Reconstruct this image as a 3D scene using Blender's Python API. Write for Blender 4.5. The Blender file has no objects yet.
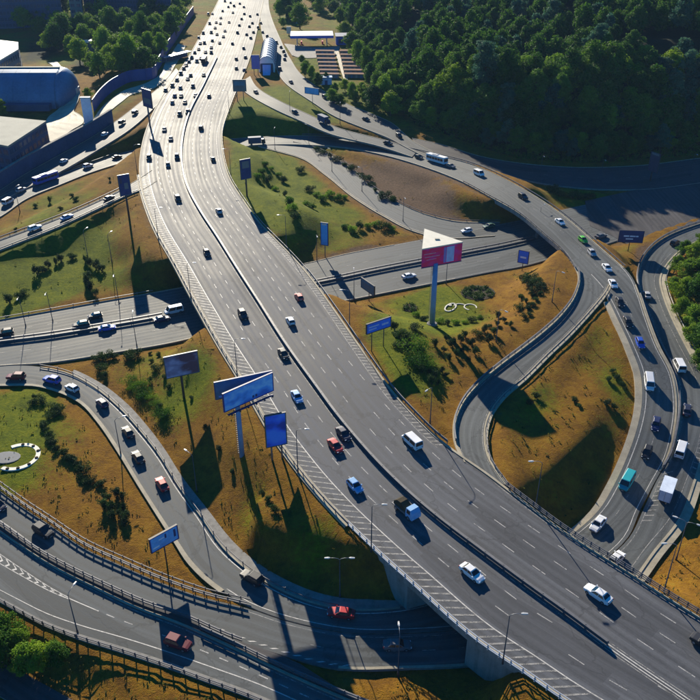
import bpy, math, random
import numpy as np
from mathutils import Vector, Matrix
random.seed(7); RNG = np.random.default_rng(7)
R = math.radians
scene = bpy.context.scene
COL = scene.collection

# ---------------------------------------------------------------- camera
FPX, PITCH, CAMH = 800.0, R(30.9), 106.0
cam_d = bpy.data.cameras.new('camera'); cam = bpy.data.objects.new('camera', cam_d); COL.objects.link(cam)
cam_d.sensor_width = 36.0; cam_d.lens = 36.0 * FPX / 700.0
cam_d.clip_start = 1.0; cam_d.clip_end = 6000.0
cam.location = (0, 0, CAMH); cam.rotation_euler = (R(90) - PITCH, 0, 0)
scene.camera = cam

# ---------------------------------------------------------------- light
SUN_EL, SUN_AZ = R(20.8), R(-16.0)          # azimuth clockwise from +Y
world = bpy.data.worlds.new('World'); scene.world = world; world.use_nodes = True
wn = world.node_tree.nodes; wl = world.node_tree.links
bg = wn['Background']; sky = wn.new('ShaderNodeTexSky')
sky.sky_type = 'NISHITA'; sky.sun_disc = False
sky.sun_elevation = SUN_EL; sky.sun_rotation = SUN_AZ
sky.air_density = 1.0; sky.dust_density = 0.1; sky.ozone_density = 8.0
hs = wn.new('ShaderNodeHueSaturation'); hs.inputs['Saturation'].default_value = 1.45
wl.new(sky.outputs['Color'], hs.inputs['Color']); wl.new(hs.outputs['Color'], bg.inputs['Color']); bg.inputs['Strength'].default_value = 0.064
sd = bpy.data.lights.new('sun', 'SUN'); so = bpy.data.objects.new('sun', sd); COL.objects.link(so)
sd.energy = 5.0; sd.angle = R(0.5); sd.color = (1.0, 0.90, 0.72)
sdir = Vector((math.sin(SUN_AZ) * math.cos(SUN_EL), math.cos(SUN_AZ) * math.cos(SUN_EL), math.sin(SUN_EL)))
so.rotation_euler = sdir.to_track_quat('Z', 'Y').to_euler(); so.location = (-60, 200, 200)
scene.view_settings.view_transform = 'Standard'; scene.view_settings.look = 'None'
scene.view_settings.exposure = 1.0; scene.view_settings.gamma = 1.0
scene.view_settings.use_curve_mapping = False
scene.cycles.max_bounces = 6; scene.cycles.diffuse_bounces = 2; scene.cycles.glossy_bounces = 2
scene.cycles.transmission_bounces = 2; scene.cycles.transparent_max_bounces = 4
scene.cycles.use_denoising = True

_c, _s = math.cos(PITCH), math.sin(PITCH)
def G(px, py, z=0.0):
    """ground point (height z) surveyed from a point of the photograph's plan"""
    u = (px - 350) / FPX; v = (py - 350) / FPX
    d = (u, _c - v * _s, -_s - v * _c)
    t = (z - CAMH) / d[2]
    return np.array([t * d[0], t * d[1], z])
def PROJ(p):
    dz = p[2] - CAMH; dep = p[1] * _c - dz * _s
    return 350 + FPX * p[0] / dep, 350 - FPX * (p[1] * _s + dz * _c) / dep

# ---------------------------------------------------------------- materials
MATS = {}
class N:
    def __init__(s, name, rough=0.7, spec=0.5, metal=0.0):
        s.m = bpy.data.materials.new(name); s.m.use_nodes = True
        s.t = s.m.node_tree; s.b = s.t.nodes['Principled BSDF']
        s.b.inputs['Roughness'].default_value = rough
        s.b.inputs['Specular IOR Level'].default_value = spec
        s.b.inputs['Metallic'].default_value = metal
        MATS[name] = s.m
    def n(s, t, **k):
        x = s.t.nodes.new(t)
        for a, b in k.items():
            if a in x.inputs: x.inputs[a].default_value = b
            else: setattr(x, a, b)
        return x
    def l(s, a, b): s.t.links.new(a, b)
    def noise(s, scale, detail=4, vec=None, rough=0.55):
        x = s.n('ShaderNodeTexNoise'); x.inputs['Scale'].default_value = scale
        x.inputs['Detail'].default_value = detail; x.inputs['Roughness'].default_value = rough
        if vec is not None: s.l(vec, x.inputs['Vector'])
        return x.outputs['Fac']
    def ramp(s, fac, stops):
        x = s.n('ShaderNodeValToRGB'); e = x.color_ramp.elements
        while len(e) < len(stops): e.new(0.5)
        for q, (p, c) in zip(e, stops):
            q.position = p; q.color = (*c, 1) if not isinstance(c, (int, float)) else (c, c, c, 1)
        s.l(fac, x.inputs['Fac']); return x.outputs['Color']
    def mix(s, fac, a, b, mode='MIX'):
        x = s.n('ShaderNodeMix', data_type='RGBA', blend_type=mode)
        for i, v in ((0, fac), (6, a), (7, b)):
            if isinstance(v, (int, float)): x.inputs[i].default_value = v
            elif isinstance(v, tuple): x.inputs[i].default_value = (*v, 1)
            else: s.l(v, x.inputs[i])
        return x.outputs[2]
    def math(s, op, a, b=0.0):
        x = s.n('ShaderNodeMath', operation=op)
        for i, v in ((0, a), (1, b)):
            if isinstance(v, (int, float)): x.inputs[i].default_value = v
            else: s.l(v, x.inputs[i])
        return x.outputs[0]
    def col(s, c):
        if isinstance(c, tuple): s.b.inputs['Base Color'].default_value = (*c, 1)
        else: s.l(c, s.b.inputs['Base Color'])
        return s
    def bump(s, h, strength=0.3, dist=0.05):
        x = s.n('ShaderNodeBump', Strength=strength, Distance=dist)
        s.l(h, x.inputs['Height']); s.l(x.outputs[0], s.b.inputs['Normal']); return s
    def obj(s): return s.n('ShaderNodeTexCoord').outputs['Object']
    def uv(s): return s.n('ShaderNodeUVMap').outputs['UV']
    def mapping(s, vec, scale):
        x = s.n('ShaderNodeMapping'); x.inputs['Scale'].default_value = scale
        s.l(vec, x.inputs['Vector']); return x.outputs[0]

def speck(name, c, rough=0.7, spec=0.4, metal=0.0, amt=0.25, scale=0.8):
    """a plain surface with slight uneven wear"""
    a = N(name, rough, spec, metal); o = a.obj()
    f = a.noise(scale, 5, o); g = a.noise(scale * 9, 3, o)
    f = a.math('ADD', a.math('MULTIPLY', f, 0.6), a.math('MULTIPLY', g, 0.4))
    lo = tuple(x * (1 - amt) for x in c); hi = tuple(min(1, x * (1 + amt)) for x in c)
    a.col(a.ramp(f, [(0.3, lo), (0.7, hi)])); return a

def asphalt(name, c, tone=(1, 1, 1), rough=0.70, lane=3.5):
    a = N(name, rough, 0.12); uv = a.uv(); o = a.obj()
    sep = a.n('ShaderNodeSeparateXYZ'); a.l(uv, sep.inputs[0])
    # wheel tracks along the lanes, long streaks, patches and seams
    streak2 = a.noise(1.0, 4, a.mapping(uv, (5.0, 0.05, 1)), 0.6)
    tr = a.math('SINE', a.math('MULTIPLY', sep.outputs[0], 2 * math.pi / (lane / 2)))
    streak = a.noise(1.0, 5, a.mapping(uv, (1.4, 0.012, 1)), 0.6)
    big = a.noise(0.05, 4, o); fine = a.noise(2.2, 4, o, 0.7); grit = a.noise(7.0, 2, o)
    f = a.math('MULTIPLY', a.math('MULTIPLY', tr, streak2), 0.17)
    for x, w in ((streak, 0.65), (streak2, 0.4), (big, 0.55), (fine, 0.35), (grit, 0.2)):
        f = a.math('ADD', f, a.math('MULTIPLY', a.math('SUBTRACT', x, 0.5), w))
    f = a.math('ADD', f, 0.5)
    dk = tuple(q * 0.55 for q in c); lt = tuple(min(1, q * 1.5) for q in c)
    colr = a.ramp(f, [(0.2, dk), (0.5, c), (0.85, lt)])
    # repaired patches laid as blocks along the lanes
    br = a.n('ShaderNodeTexVoronoi', distance='CHEBYCHEV'); br.inputs['Scale'].default_value = 1.0
    a.l(a.mapping(uv, (0.28, 0.028, 1)), br.inputs['Vector'])
    bs = a.n('ShaderNodeSeparateColor'); a.l(br.outputs['Color'], bs.inputs[0])
    pm = a.math('GREATER_THAN', bs.outputs[0], 0.84)
    colr = a.mix(a.math('MULTIPLY', pm, 0.42), colr, tuple(q * 0.5 for q in c))
    # thin tar-sealed cracks
    cr = a.n('ShaderNodeTexVoronoi', feature='DISTANCE_TO_EDGE'); cr.inputs['Scale'].default_value = 1.0
    wob = a.n('ShaderNodeVectorMath', operation='ADD')
    nz = a.n('ShaderNodeTexNoise'); nz.inputs['Scale'].default_value = 0.6
    a.l(uv, nz.inputs['Vector']); a.l(a.mapping(uv, (0.13, 0.05, 1)), wob.inputs[0])
    sc = a.n('ShaderNodeVectorMath', operation='SCALE'); sc.inputs['Scale'].default_value = 0.25
    a.l(nz.outputs['Color'], sc.inputs[0]); a.l(sc.outputs[0], wob.inputs[1]); a.l(wob.outputs[0], cr.inputs['Vector'])
    cm = a.math('LESS_THAN', cr.outputs['Distance'], 0.012)
    colr = a.mix(a.math('MULTIPLY', cm, 0.35), colr, tuple(q * 0.35 for q in c))
    a.col(colr)
    rr = a.n('ShaderNodeMapRange'); rr.inputs[1].default_value = 0.2; rr.inputs[2].default_value = 0.8
    rr.inputs[3].default_value = rough - 0.1; rr.inputs[4].default_value = rough + 0.1
    a.l(f, rr.inputs[0]); a.l(rr.outputs[0], a.b.inputs['Roughness'])
    a.bump(a.math('ADD', grit, fine), 0.35, 0.03); return a

asphalt('asphalt_main', (0.090, 0.094, 0.104))
asphalt('asphalt_ramp', (0.096, 0.103, 0.104))
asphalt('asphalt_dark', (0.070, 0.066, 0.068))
speck('paving', (0.42, 0.37, 0.27), 0.75, 0.3, amt=0.3, scale=0.2)
def worn_paint(name, c, keep):
    q = speck(name, c, 0.6, 0.3, amt=0.35, scale=1.3); o = q.obj(); n = q.math('ADD', q.math('MULTIPLY', q.noise(1.1, 5, o, .7), .6), q.math('MULTIPLY', q.noise(6.0, 3, o, .7), .4))
    mr = q.n('ShaderNodeMapRange'); mr.inputs[1].default_value = keep - .08; mr.inputs[2].default_value = keep + .08; q.l(n, mr.inputs[0])
    tp = q.n('ShaderNodeBsdfTransparent'); mx = q.n('ShaderNodeMixShader'); q.l(mr.outputs[0], mx.inputs[0]); q.l(q.b.outputs[0], mx.inputs[1]); q.l(tp.outputs[0], mx.inputs[2])
    q.l(mx.outputs[0], q.t.nodes['Material Output'].inputs['Surface'])
worn_paint('dash_paint', (0.40, 0.39, 0.37), .56); worn_paint('road_paint', (0.52, 0.50, 0.46), .60); worn_paint('faded_paint', (0.30, 0.29, 0.27), .53)
speck('kerb_concrete', (0.34, 0.30, 0.22), 0.8, 0.3, amt=0.3, scale=0.4)
q = N('concrete', .85, .2); o = q.obj(); st = q.noise(1.0, 4, q.mapping(o, (.9, .9, .06)), .65); n2 = q.noise(.5, 5, o, .65); n3 = q.noise(5, 3, o, .6)
q.col(q.ramp(q.math('ADD', q.math('ADD', q.math('MULTIPLY', st, .5), q.math('MULTIPLY', n2, .35)), q.math('MULTIPLY', n3, .15)), [(.32, (.10, .095, .085)), (.48, (.23, .22, .20)), (.66, (.31, .30, .275))])); q.bump(n3, .3, .03)
speck('galvanised', (0.16, 0.16, 0.17), 0.55, 0.5, 0.3, amt=0.3)
speck('rail_dark', (0.11, 0.112, 0.125), 0.6, 0.4, 0.2, amt=0.3)
speck('pale_rail', (0.42, 0.46, 0.52), 0.6, 0.4, amt=0.25)
speck('pole_grey', (0.20, 0.21, 0.23), 0.5, 0.5, 0.4)
speck('pole_blue', (0.16, 0.30, 0.52), 0.5, 0.4, amt=0.2)
speck('pole_dark', (0.05, 0.045, 0.05), 0.5, 0.4)
speck('lamp_white', (0.55, 0.55, 0.54), 0.4, 0.5, amt=0.08)
speck('sign_blue', (0.04, 0.18, 0.80), 0.45, 0.4, amt=0.25, scale=0.35)
speck('sign_deep', (0.012, 0.055, 0.50), 0.45, 0.4, amt=0.3, scale=0.3)
speck('sign_back', (0.08, 0.19, 0.28), 0.6, 0.4, amt=0.25)
speck('sign_sky', (0.12, 0.42, 0.92), 0.4, 0.4, amt=0.35, scale=0.3)
speck('sign_navy', (0.02, 0.04, 0.16), 0.5, 0.4, amt=0.3)
speck('ad_red', (0.80, 0.02, 0.10), 0.5, 0.35, amt=0.2, scale=0.3)
speck('ad_magenta', (0.62, 0.04, 0.30), 0.5, 0.35, amt=0.25)
speck('ad_pink', (0.75, 0.30, 0.42), 0.5, 0.35, amt=0.3)
speck('ad_pale', (0.42, 0.52, 0.80), 0.5, 0.35, amt=0.2)
speck('ad_cloud', (0.68, 0.76, 0.92), 0.5, 0.35, amt=0.2)
speck('ad_dark', (0.06, 0.05, 0.09), 0.5, 0.35, amt=0.3)
speck('roof_white', (0.66, 0.63, 0.52), 0.6, 0.3, amt=0.1)
speck('roof_pale', (0.30, 0.30, 0.25), 0.8, 0.15, amt=0.25, scale=0.15)
speck('roof_rust', (0.42, 0.20, 0.11), 0.8, 0.2, amt=0.4, scale=0.3)
speck('metal_blue', (0.09, 0.18, 0.30), 0.45, 0.5, 0.2, amt=0.3, scale=0.12)
speck('panel_blue', (0.025, 0.06, 0.24), 0.5, 0.4, amt=0.25, scale=0.3)
speck('wall_navy', (0.05, 0.08, 0.16), 0.7, 0.3, amt=0.3, scale=0.15)
speck('wall_grey', (0.16, 0.17, 0.18), 0.75, 0.3, amt=0.25, scale=0.2)
speck('station_blue', (0.02, 0.10, 0.55), 0.4, 0.4, amt=0.15)
speck('tube_white', (0.78, 0.80, 0.76), 0.3, 0.5, amt=0.08)
speck('purple', (0.26, 0.20, 0.55), 0.5, 0.4, amt=0.2)
speck('bark', (0.07, 0.05, 0.03), 0.9, 0.2, amt=0.4)
speck('tyre', (0.015, 0.015, 0.016), 0.8, 0.3, amt=0.2)
speck('rim', (0.30, 0.30, 0.32), 0.35, 0.5, 0.6, amt=0.1)
speck('soil', (0.055, 0.045, 0.03), 0.95, 0.1, amt=0.4)
def picture(name, stops, scale=.25, seed=0.0, rough=.5):
    a = N(name, rough, .35); o = a.obj(); mp = a.n('ShaderNodeMapping'); mp.inputs['Location'].default_value = (seed, seed * 2, 0); mp.inputs['Scale'].default_value = (1, 1, 1.6); a.l(o, mp.inputs['Vector'])
    a.col(a.ramp(a.noise(scale, 3, mp.outputs[0], .5), stops))
picture('ad_sky', [(.34, (.03, .16, .60)), (.46, (.08, .36, .90)), (.56, (.25, .58, .95)), (.66, (.10, .38, .88))], .22, 3.0)
picture('ad_sea', [(.36, (.008, .05, .36)), (.5, (.02, .14, .85)), (.62, (.05, .25, .92))], .2, 8.0)
picture('ad_dusk', [(.40, (.10, .06, .10)), (.50, (.22, .24, .42)), (.58, (.45, .50, .72)), (.66, (.16, .10, .16))], .16, 5.0)
picture('ad_poster', [(.3, (.78, .03, .32)), (.5, (.92, .015, .10)), (.7, (.85, .04, .22))], .35, 2.0)
g_ = N('window_glass', 0.08, 0.6); g_.col((0.012, 0.016, 0.022))
g_ = N('building_glass', 0.15, 0.6); g_.col((0.03, 0.06, 0.12))
g_ = N('headlight', 0.15, 0.6); g_.col((0.75, 0.77, 0.78))
g_ = N('tail_light', 0.25, 0.5); g_.col((0.45, 0.012, 0.012))
g_ = N('joint_tar', 1.0, 0.0); g_.col((0.045, 0.045, 0.048))
g_ = N('black_plastic', 0.5, 0.4); g_.col((0.02, 0.02, 0.022))

PAINT = {'white': (0.80, 0.81, 0.82), 'silver': (0.42, 0.43, 0.45), 'grey': (0.13, 0.135, 0.145), 'black': (0.012, 0.013, 0.018),
         'dark blue': (0.012, 0.025, 0.10), 'navy': (0.010, 0.014, 0.045), 'blue': (0.02, 0.10, 0.55), 'light blue': (0.20, 0.42, 0.72),
         'red': (0.55, 0.012, 0.02), 'dark red': (0.16, 0.008, 0.02), 'coral red': (0.75, 0.10, 0.08), 'green': (0.10, 0.55, 0.03),
         'dark green': (0.02, 0.10, 0.07), 'teal': (0.01, 0.38, 0.42), 'brown': (0.10, 0.06, 0.04), 'cream': (0.6, 0.55, 0.42)}
for k, c in PAINT.items():
    a = N('paint_' + k.replace(' ', '_'), 0.5, 0.3)
    f = a.noise(0.6, 4, a.obj())
    a.col(a.ramp(f, [(0.3, tuple(x * 0.88 for x in c)), (0.7, c)]))
    a.b.inputs['Coat Weight'].default_value = 0.35; a.b.inputs['Coat Roughness'].default_value = 0.06

def leaf_mat(name, c1, c2, trans=0.35):
    a = N(name, 0.75, 0.08); o = a.obj()
    inf = a.n('ShaderNodeObjectInfo')
    f = a.noise(0.45, 4, o); f2 = a.noise(2.5, 3, o)
    f = a.math('ADD', a.math('ADD', a.math('MULTIPLY', f, 0.6), a.math('MULTIPLY', f2, 0.4)),
               a.math('MULTIPLY', a.math('SUBTRACT', inf.outputs['Random'], 0.5), 0.45))
    c = a.ramp(f, [(0.28, c1), (0.72, c2)]); a.col(c)
    t = a.n('ShaderNodeBsdfTranslucent'); a.l(c, t.inputs['Color'])
    mx = a.n('ShaderNodeMixShader'); mx.inputs[0].default_value = trans
    a.l(a.b.outputs[0], mx.inputs[1]); a.l(t.outputs[0], mx.inputs[2])
    a.l(mx.outputs[0], a.t.nodes['Material Output'].inputs['Surface'])
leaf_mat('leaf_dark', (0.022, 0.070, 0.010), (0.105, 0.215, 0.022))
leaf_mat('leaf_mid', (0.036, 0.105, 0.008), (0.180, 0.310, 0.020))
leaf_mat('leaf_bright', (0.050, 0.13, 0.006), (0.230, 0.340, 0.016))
leaf_mat('leaf_blue', (0.025, 0.085, 0.055), (0.090, 0.190, 0.100))
leaf_mat('leaf_shrub', (0.014, 0.036, 0.010), (0.050, 0.095, 0.018), 0.25)
leaf_mat('leaf_grass', (0.10, 0.085, 0.02), (0.16, 0.15, 0.03), 0.3)

# dry lawn: straw, rust and green, with worn soil; greenness and bareness come as surveyed cover per vertex
a = N('lawn', 0.95, 0.08); o = a.obj()
at = a.n('ShaderNodeAttribute', attribute_name='cover'); sp = a.n('ShaderNodeSeparateColor'); a.l(at.outputs['Color'], sp.inputs[0])
n1 = a.noise(0.045, 5, o, 0.6); n2 = a.noise(0.22, 5, o, 0.65); n3 = a.noise(1.3, 4, o, 0.7); n4 = a.noise(4.5, 3, o, 0.7)
dry = a.ramp(a.math('ADD', a.math('MULTIPLY', n2, 0.6), a.math('MULTIPLY', n3, 0.4)),
             [(0.30, (0.080, 0.040, 0.008)), (0.44, (0.155, 0.074, 0.008)), (0.56, (0.220, 0.112, 0.009)), (0.72, (0.23, 0.150, 0.015))])
grn = a.ramp(a.math('ADD', a.math('MULTIPLY', n2, 0.5), a.math('MULTIPLY', n3, 0.5)),
             [(0.32, (0.036, 0.056, 0.003)), (0.5, (0.105, 0.130, 0.003)), (0.68, (0.195, 0.190, 0.005))])
g = a.math('ADD', sp.outputs[0], a.math('ADD', a.math('MULTIPLY', a.math('SUBTRACT', n1, 0.5), 1.3), a.math('MULTIPLY', a.math('SUBTRACT', n3, 0.5), 0.8)))
gr = a.n('ShaderNodeMapRange', interpolation_type='SMOOTHSTEP'); a.l(g, gr.inputs[0]); gr.inputs[1].default_value = 0.25; gr.inputs[2].default_value = 0.75
c = a.mix(gr.outputs[0], dry, grn)
b = a.math('ADD', sp.outputs[1], a.math('MULTIPLY', a.math('SUBTRACT', n2, 0.5), 0.9))
brm = a.n('ShaderNodeMapRange', interpolation_type='SMOOTHSTEP'); a.l(b, brm.inputs[0]); brm.inputs[1].default_value = 0.4; brm.inputs[2].default_value = 0.75
c = a.mix(brm.outputs[0], c, a.ramp(n3, [(0.3, (0.07, 0.045, 0.028)), (0.7, (0.16, 0.10, 0.06))]))
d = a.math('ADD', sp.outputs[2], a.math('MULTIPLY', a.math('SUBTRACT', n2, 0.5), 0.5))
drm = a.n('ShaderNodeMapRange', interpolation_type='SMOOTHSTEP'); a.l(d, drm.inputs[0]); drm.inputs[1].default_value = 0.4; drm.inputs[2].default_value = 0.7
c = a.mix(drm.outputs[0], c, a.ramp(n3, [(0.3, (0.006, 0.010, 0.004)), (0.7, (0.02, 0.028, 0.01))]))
spk = a.math('GREATER_THAN', n4, 0.66)
c = a.mix(a.math('MULTIPLY', spk, 0.22), c, (0.035, 0.035, 0.010))
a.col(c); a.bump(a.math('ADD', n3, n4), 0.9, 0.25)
# ---------------------------------------------------------------- mesh helpers
class MB:
    def __init__(s): s.v = []; s.f = []; s.mi = []
    def add(s, vs, fs, m=0):
        o = len(s.v); s.v += [tuple(map(float, q)) for q in vs]
        s.f += [tuple(i + o for i in q) for q in fs]; s.mi += [m] * len(fs); return s
    def box(s, x0, x1, y0, y1, z0, z1, m=0):
        return s.add([(x, y, z) for z in (z0, z1) for y in (y0, y1) for x in (x0, x1)],
                     [(0, 2, 3, 1), (4, 5, 7, 6), (0, 1, 5, 4), (2, 6, 7, 3), (0, 4, 6, 2), (1, 3, 7, 5)], m)
    def tube(s, pts, rad, n=8, m=0):
        pts = [Vector(p) for p in pts]; rings = []
        for i, p in enumerate(pts):
            t = (pts[min(i + 1, len(pts) - 1)] - pts[max(i - 1, 0)]).normalized()
            up = Vector((0, 0, 1)) if abs(t.z) < 0.9 else Vector((1, 0, 0))
            a = t.cross(up).normalized(); b = t.cross(a)
            r = rad[i] if isinstance(rad, (list, tuple)) else rad
            rings.append([p + (a * math.cos(2 * math.pi * k / n) + b * math.sin(2 * math.pi * k / n)) * r for k in range(n)])
        return s.loft(rings, m)
    def loft(s, rings, m=0, closed=True):
        n = len(rings[0]); vs = [p for r in rings for p in r]; fs = []
        for i in range(len(rings) - 1):
            for k in range(n if closed else n - 1):
                k2 = (k + 1) % n
                fs.append((i * n + k, i * n + k2, (i + 1) * n + k2, (i + 1) * n + k))
        if closed:
            fs.append(tuple(range(n))[::-1]); fs.append(tuple((len(rings) - 1) * n + k for k in range(n)))
        return s.add(vs, fs, m)
    def mesh(s, name, mats, smooth=False, recalc=True):
        me = bpy.data.meshes.new(name); me.from_pydata(s.v, [], s.f)
        for m in (mats if isinstance(mats, (list, tuple)) else [mats]): me.materials.append(MATS[m])
        me.polygons.foreach_set('material_index', s.mi)
        if recalc:
            import bmesh
            bm = bmesh.new(); bm.from_mesh(me); bmesh.ops.recalc_face_normals(bm, faces=bm.faces); bm.to_mesh(me); bm.free()
        if smooth: me.polygons.foreach_set('use_smooth', [True] * len(me.polygons))
        me.update(); return me
    def build(s, name, mats, parent=None, smooth=False): return link(name, s.mesh(name, mats, smooth), parent)

def link(name, data, parent=None):
    o = bpy.data.objects.new(name, data); COL.objects.link(o)
    if parent is not None: o.parent = parent
    return o
def tag(o, label, cat, group=None, kind=None):
    o['label'] = label; o['category'] = cat
    if group: o['group'] = group
    if kind: o['kind'] = kind
    return o
def thing(name, label, cat, loc=(0, 0, 0), rz=0.0, group=None, kind=None):
    o = link(name, None); o.location = tuple(map(float, loc)); o.rotation_euler = (0, 0, rz); o.empty_display_size = 0.5
    return tag(o, label, cat, group, kind)

# ---------------------------------------------------------------- survey of the roads
def catmull(P, spacing=2.0):
    P = np.asarray(P, float); n = len(P)
    out = []
    for i in range(n - 1):
        p0 = P[i - 1] if i else 2 * P[0] - P[1]; p1, p2 = P[i], P[i + 1]
        p3 = P[i + 2] if i + 2 < n else 2 * P[-1] - P[-2]
        L = np.linalg.norm((p2 - p1)[:2]); k = max(2, int(L / spacing))
        # centripetal-like tangents scaled by neighbouring spans keep long spans from overshooting
        l0 = max(1e-6, np.linalg.norm((p1 - p0)[:2])); l2 = max(1e-6, np.linalg.norm((p3 - p2)[:2])); L = max(L, 1e-6)
        m1 = ((p1 - p0) / l0 * L + (p2 - p1) / L * l0) / (l0 + L) * L
        m2 = ((p2 - p1) / L * l2 + (p3 - p2) / l2 * L) / (L + l2) * L
        for j in range(k):
            t = j / k; t2 = t * t; t3 = t2 * t
            out.append((2 * t3 - 3 * t2 + 1) * p1 + (t3 - 2 * t2 + t) * m1 + (-2 * t3 + 3 * t2) * p2 + (t3 - t2) * m2)
    out.append(P[-1]); return np.array(out)

class Road:
    """a carriageway between two surveyed edges; A = first edge, B = second"""
    def __init__(s, A, B, dz=0.0):
        s.A = A + np.array([0, 0, dz]); s.B = B + np.array([0, 0, dz]); s.n = len(A)
        s.C = (s.A + s.B) / 2
        s.len = np.concatenate([[0], np.cumsum(np.linalg.norm(np.diff(s.C, axis=0)[:, :2], axis=1))])
        s.W = np.linalg.norm((s.B - s.A)[:, :2], axis=1)
    def off(s, d, side='A', lift=0.0):
        u = (s.B - s.A) / s.W[:, None]
        p = s.A + u * np.reshape(d, (-1, 1)) if side == 'A' else s.B - u * np.reshape(d, (-1, 1))
        return p + np.array([0, 0, lift])
    def frac(s, t, lift=0.0): return s.A + (s.B - s.A) * t + np.array([0, 0, lift])
    def idx(s, px, py, line=None):
        L = s.C if line is None else line
        q = np.array([PROJ(p) for p in L]); return int(np.argmin((q[:, 0] - px) ** 2 + (q[:, 1] - py) ** 2))
    def tangent(s, i):
        a, b = s.C[max(0, i - 1)], s.C[min(s.n - 1, i + 1)]; t = (b - a)[:2]; return t / np.linalg.norm(t)

def pairs(rows, dz=0.0, spacing=2.0):
    P = []
    for xl, yl, xr, yr, z in rows: P.append(np.concatenate([G(xl, yl, z), G(xr, yr, z)]))
    P = np.array(P); c = np.concatenate([(P[:, :3] + P[:, 3:]) / 2, P], 1)
    Q = catmull(c, spacing); return Road(Q[:, 3:6], Q[:, 6:9], dz)

ZM = 7.0
def px_line(pts, z, spacing=2.0): return catmull([G(x, y, z) for x, y in pts], spacing)
M_LEFT = px_line([(760, 838), (640, 748), (565, 697), (520, 674), (490, 653), (460, 627), (430, 600), (400, 572), (370, 544), (347, 523), (322, 497), (302, 472), (282, 447), (260, 411), (241, 378),
                  (222, 348), (207, 322), (192, 295), (175, 263), (159, 236), (146, 205), (139, 172), (141, 148), (150, 119), (165, 91), (185, 62), (201, 34), (214, 9), (224, -12), (236, -40)], ZM)
M_MED = px_line([(790, 776), (690, 702), (640, 668), (607, 645), (575, 621), (525, 585), (475, 548), (442, 523), (410, 496), (382, 469), (350, 433), (337, 417), (315, 387), (287, 348), (257, 301), (237, 270),
                 (217, 238), (200, 212), (187, 187), (182, 162), (183, 138), (189, 115), (203, 87), (217, 58), (230, 30), (240, 5), (248, -15), (256, -40)], ZM)
M_RIGHT = px_line([(810, 690), (760, 655), (696, 614), (652, 587), (607, 559), (563, 531), (540, 515), (522, 501), (505, 485), (484, 468), (464, 458), (447, 447), (420, 420), (397, 397), (377, 370), (347, 327),
                   (325, 296), (307, 272), (285, 248), (262, 225), (245, 202), (229, 176), (223, 152), (222, 132), (228, 113), (236, 92), (245, 72), (252, 52), (257, 32), (262, 8), (267, -15), (273, -40)], ZM)
def seg_hit(o, d, line):
    a = line[:-1, :2]; e = np.diff(line[:, :2], axis=0); w = a - o
    den = d[0] * e[:, 1] - d[1] * e[:, 0]; den = np.where(abs(den) < 1e-9, 1e-9, den)
    t = (w[:, 0] * e[:, 1] - w[:, 1] * e[:, 0]) / den; u = (w[:, 0] * d[1] - w[:, 1] * d[0]) / den
    ok = (u >= -0.01) & (u <= 1.01) & (t > 3) & (t < 40)
    return t[ok].min() if ok.any() else None
def from_median(med, edge, sgn, default):
    n = len(med); W = []
    for i in range(n):
        t = (med[min(n - 1, i + 1)] - med[max(0, i - 1)])[:2]; t = t / np.linalg.norm(t)
        nv = np.array([-t[1], t[0]]) * sgn; h = seg_hit(med[i, :2], nv, edge)
        W.append(np.nan if h is None else h)
    W = np.array(W); ok = ~np.isnan(W); W = np.interp(np.arange(n), np.arange(n)[ok], W[ok])
    k = 9; W = np.convolve(np.pad(W, k // 2, 'edge'), np.ones(k) / k, 'valid'); E = []
    for i in range(n):
        t = (med[min(n - 1, i + 1)] - med[max(0, i - 1)])[:2]; t = t / np.linalg.norm(t)
        nv = np.array([-t[1], t[0]]) * sgn; E.append([med[i, 0] + nv[0] * W[i], med[i, 1] + nv[1] * W[i], med[i, 2]])
    return np.array(E)
EL = from_median(M_MED, M_LEFT, 1, 15); ER = from_median(M_MED, M_RIGHT, -1, 16)
RD = {}
RD['ML'] = Road(EL, M_MED); RD['MR'] = Road(M_MED, ER, 0.012)
RD['B'] = pairs([(-90, 338, -90, 378, 0), (0, 320, 0, 366, 0), (45, 312, 47, 363, 0), (100, 302, 120, 352, 0), (140, 295, 172, 343, 0), (200, 284, 250, 323, 0), (262, 272, 319, 306, 0), (307, 263, 355, 299, 0),
                 (350, 253, 415, 287, 0), (387, 246, 450, 280, 0), (440, 236, 490, 272, 0), (480, 228, 524, 266, 0), (525, 219, 560, 256, 0), (570, 208, 610, 243, 0), (625, 197, 655, 226, 0), (700, 187, 720, 206, 0), (800, 170, 830, 186, 0)], 0.0)
RD['GE'] = pairs([(-60, 367, -60, 386, 0), (0, 366, 0, 385, 0), (32, 366, 32, 385, 0), (65, 372, 58, 391, 0), (95, 387, 82, 403, 0), (117, 405, 98, 420, 0), (140, 430, 118, 449, 0), (160, 456, 138, 482, 0), (178, 485, 157, 512, 0),
                  (200, 515, 176, 541, 0), (222, 546, 192, 564, 0), (245, 567, 213, 584, 0), (273, 585, 246, 605, 0), (307, 600, 287, 620, 0), (350, 609, 345, 632, -.3), (400, 607, 403, 633, -.9), (440, 597, 470, 627, -1.3), (490, 580, 535, 603, -1.5),
                  (530, 560, 590, 570, -1.5), (570, 536, 628, 537, -1.5), (598, 511, 640, 510, -1.2), (614, 485, 653, 485, -.7), (627, 457, 668, 457, .1), (637, 428, 675, 429, 1.2), (642, 400, 677, 401, 2.2), (640, 372, 672, 373, 3.6), (631, 348, 659, 348, 5.0),
                  (618, 320, 647, 317, 6.2), (607, 298, 639, 293, 6.8), (598, 285, 632, 277, 7), (589, 275, 621, 264, 7)], 0.016)
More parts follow.
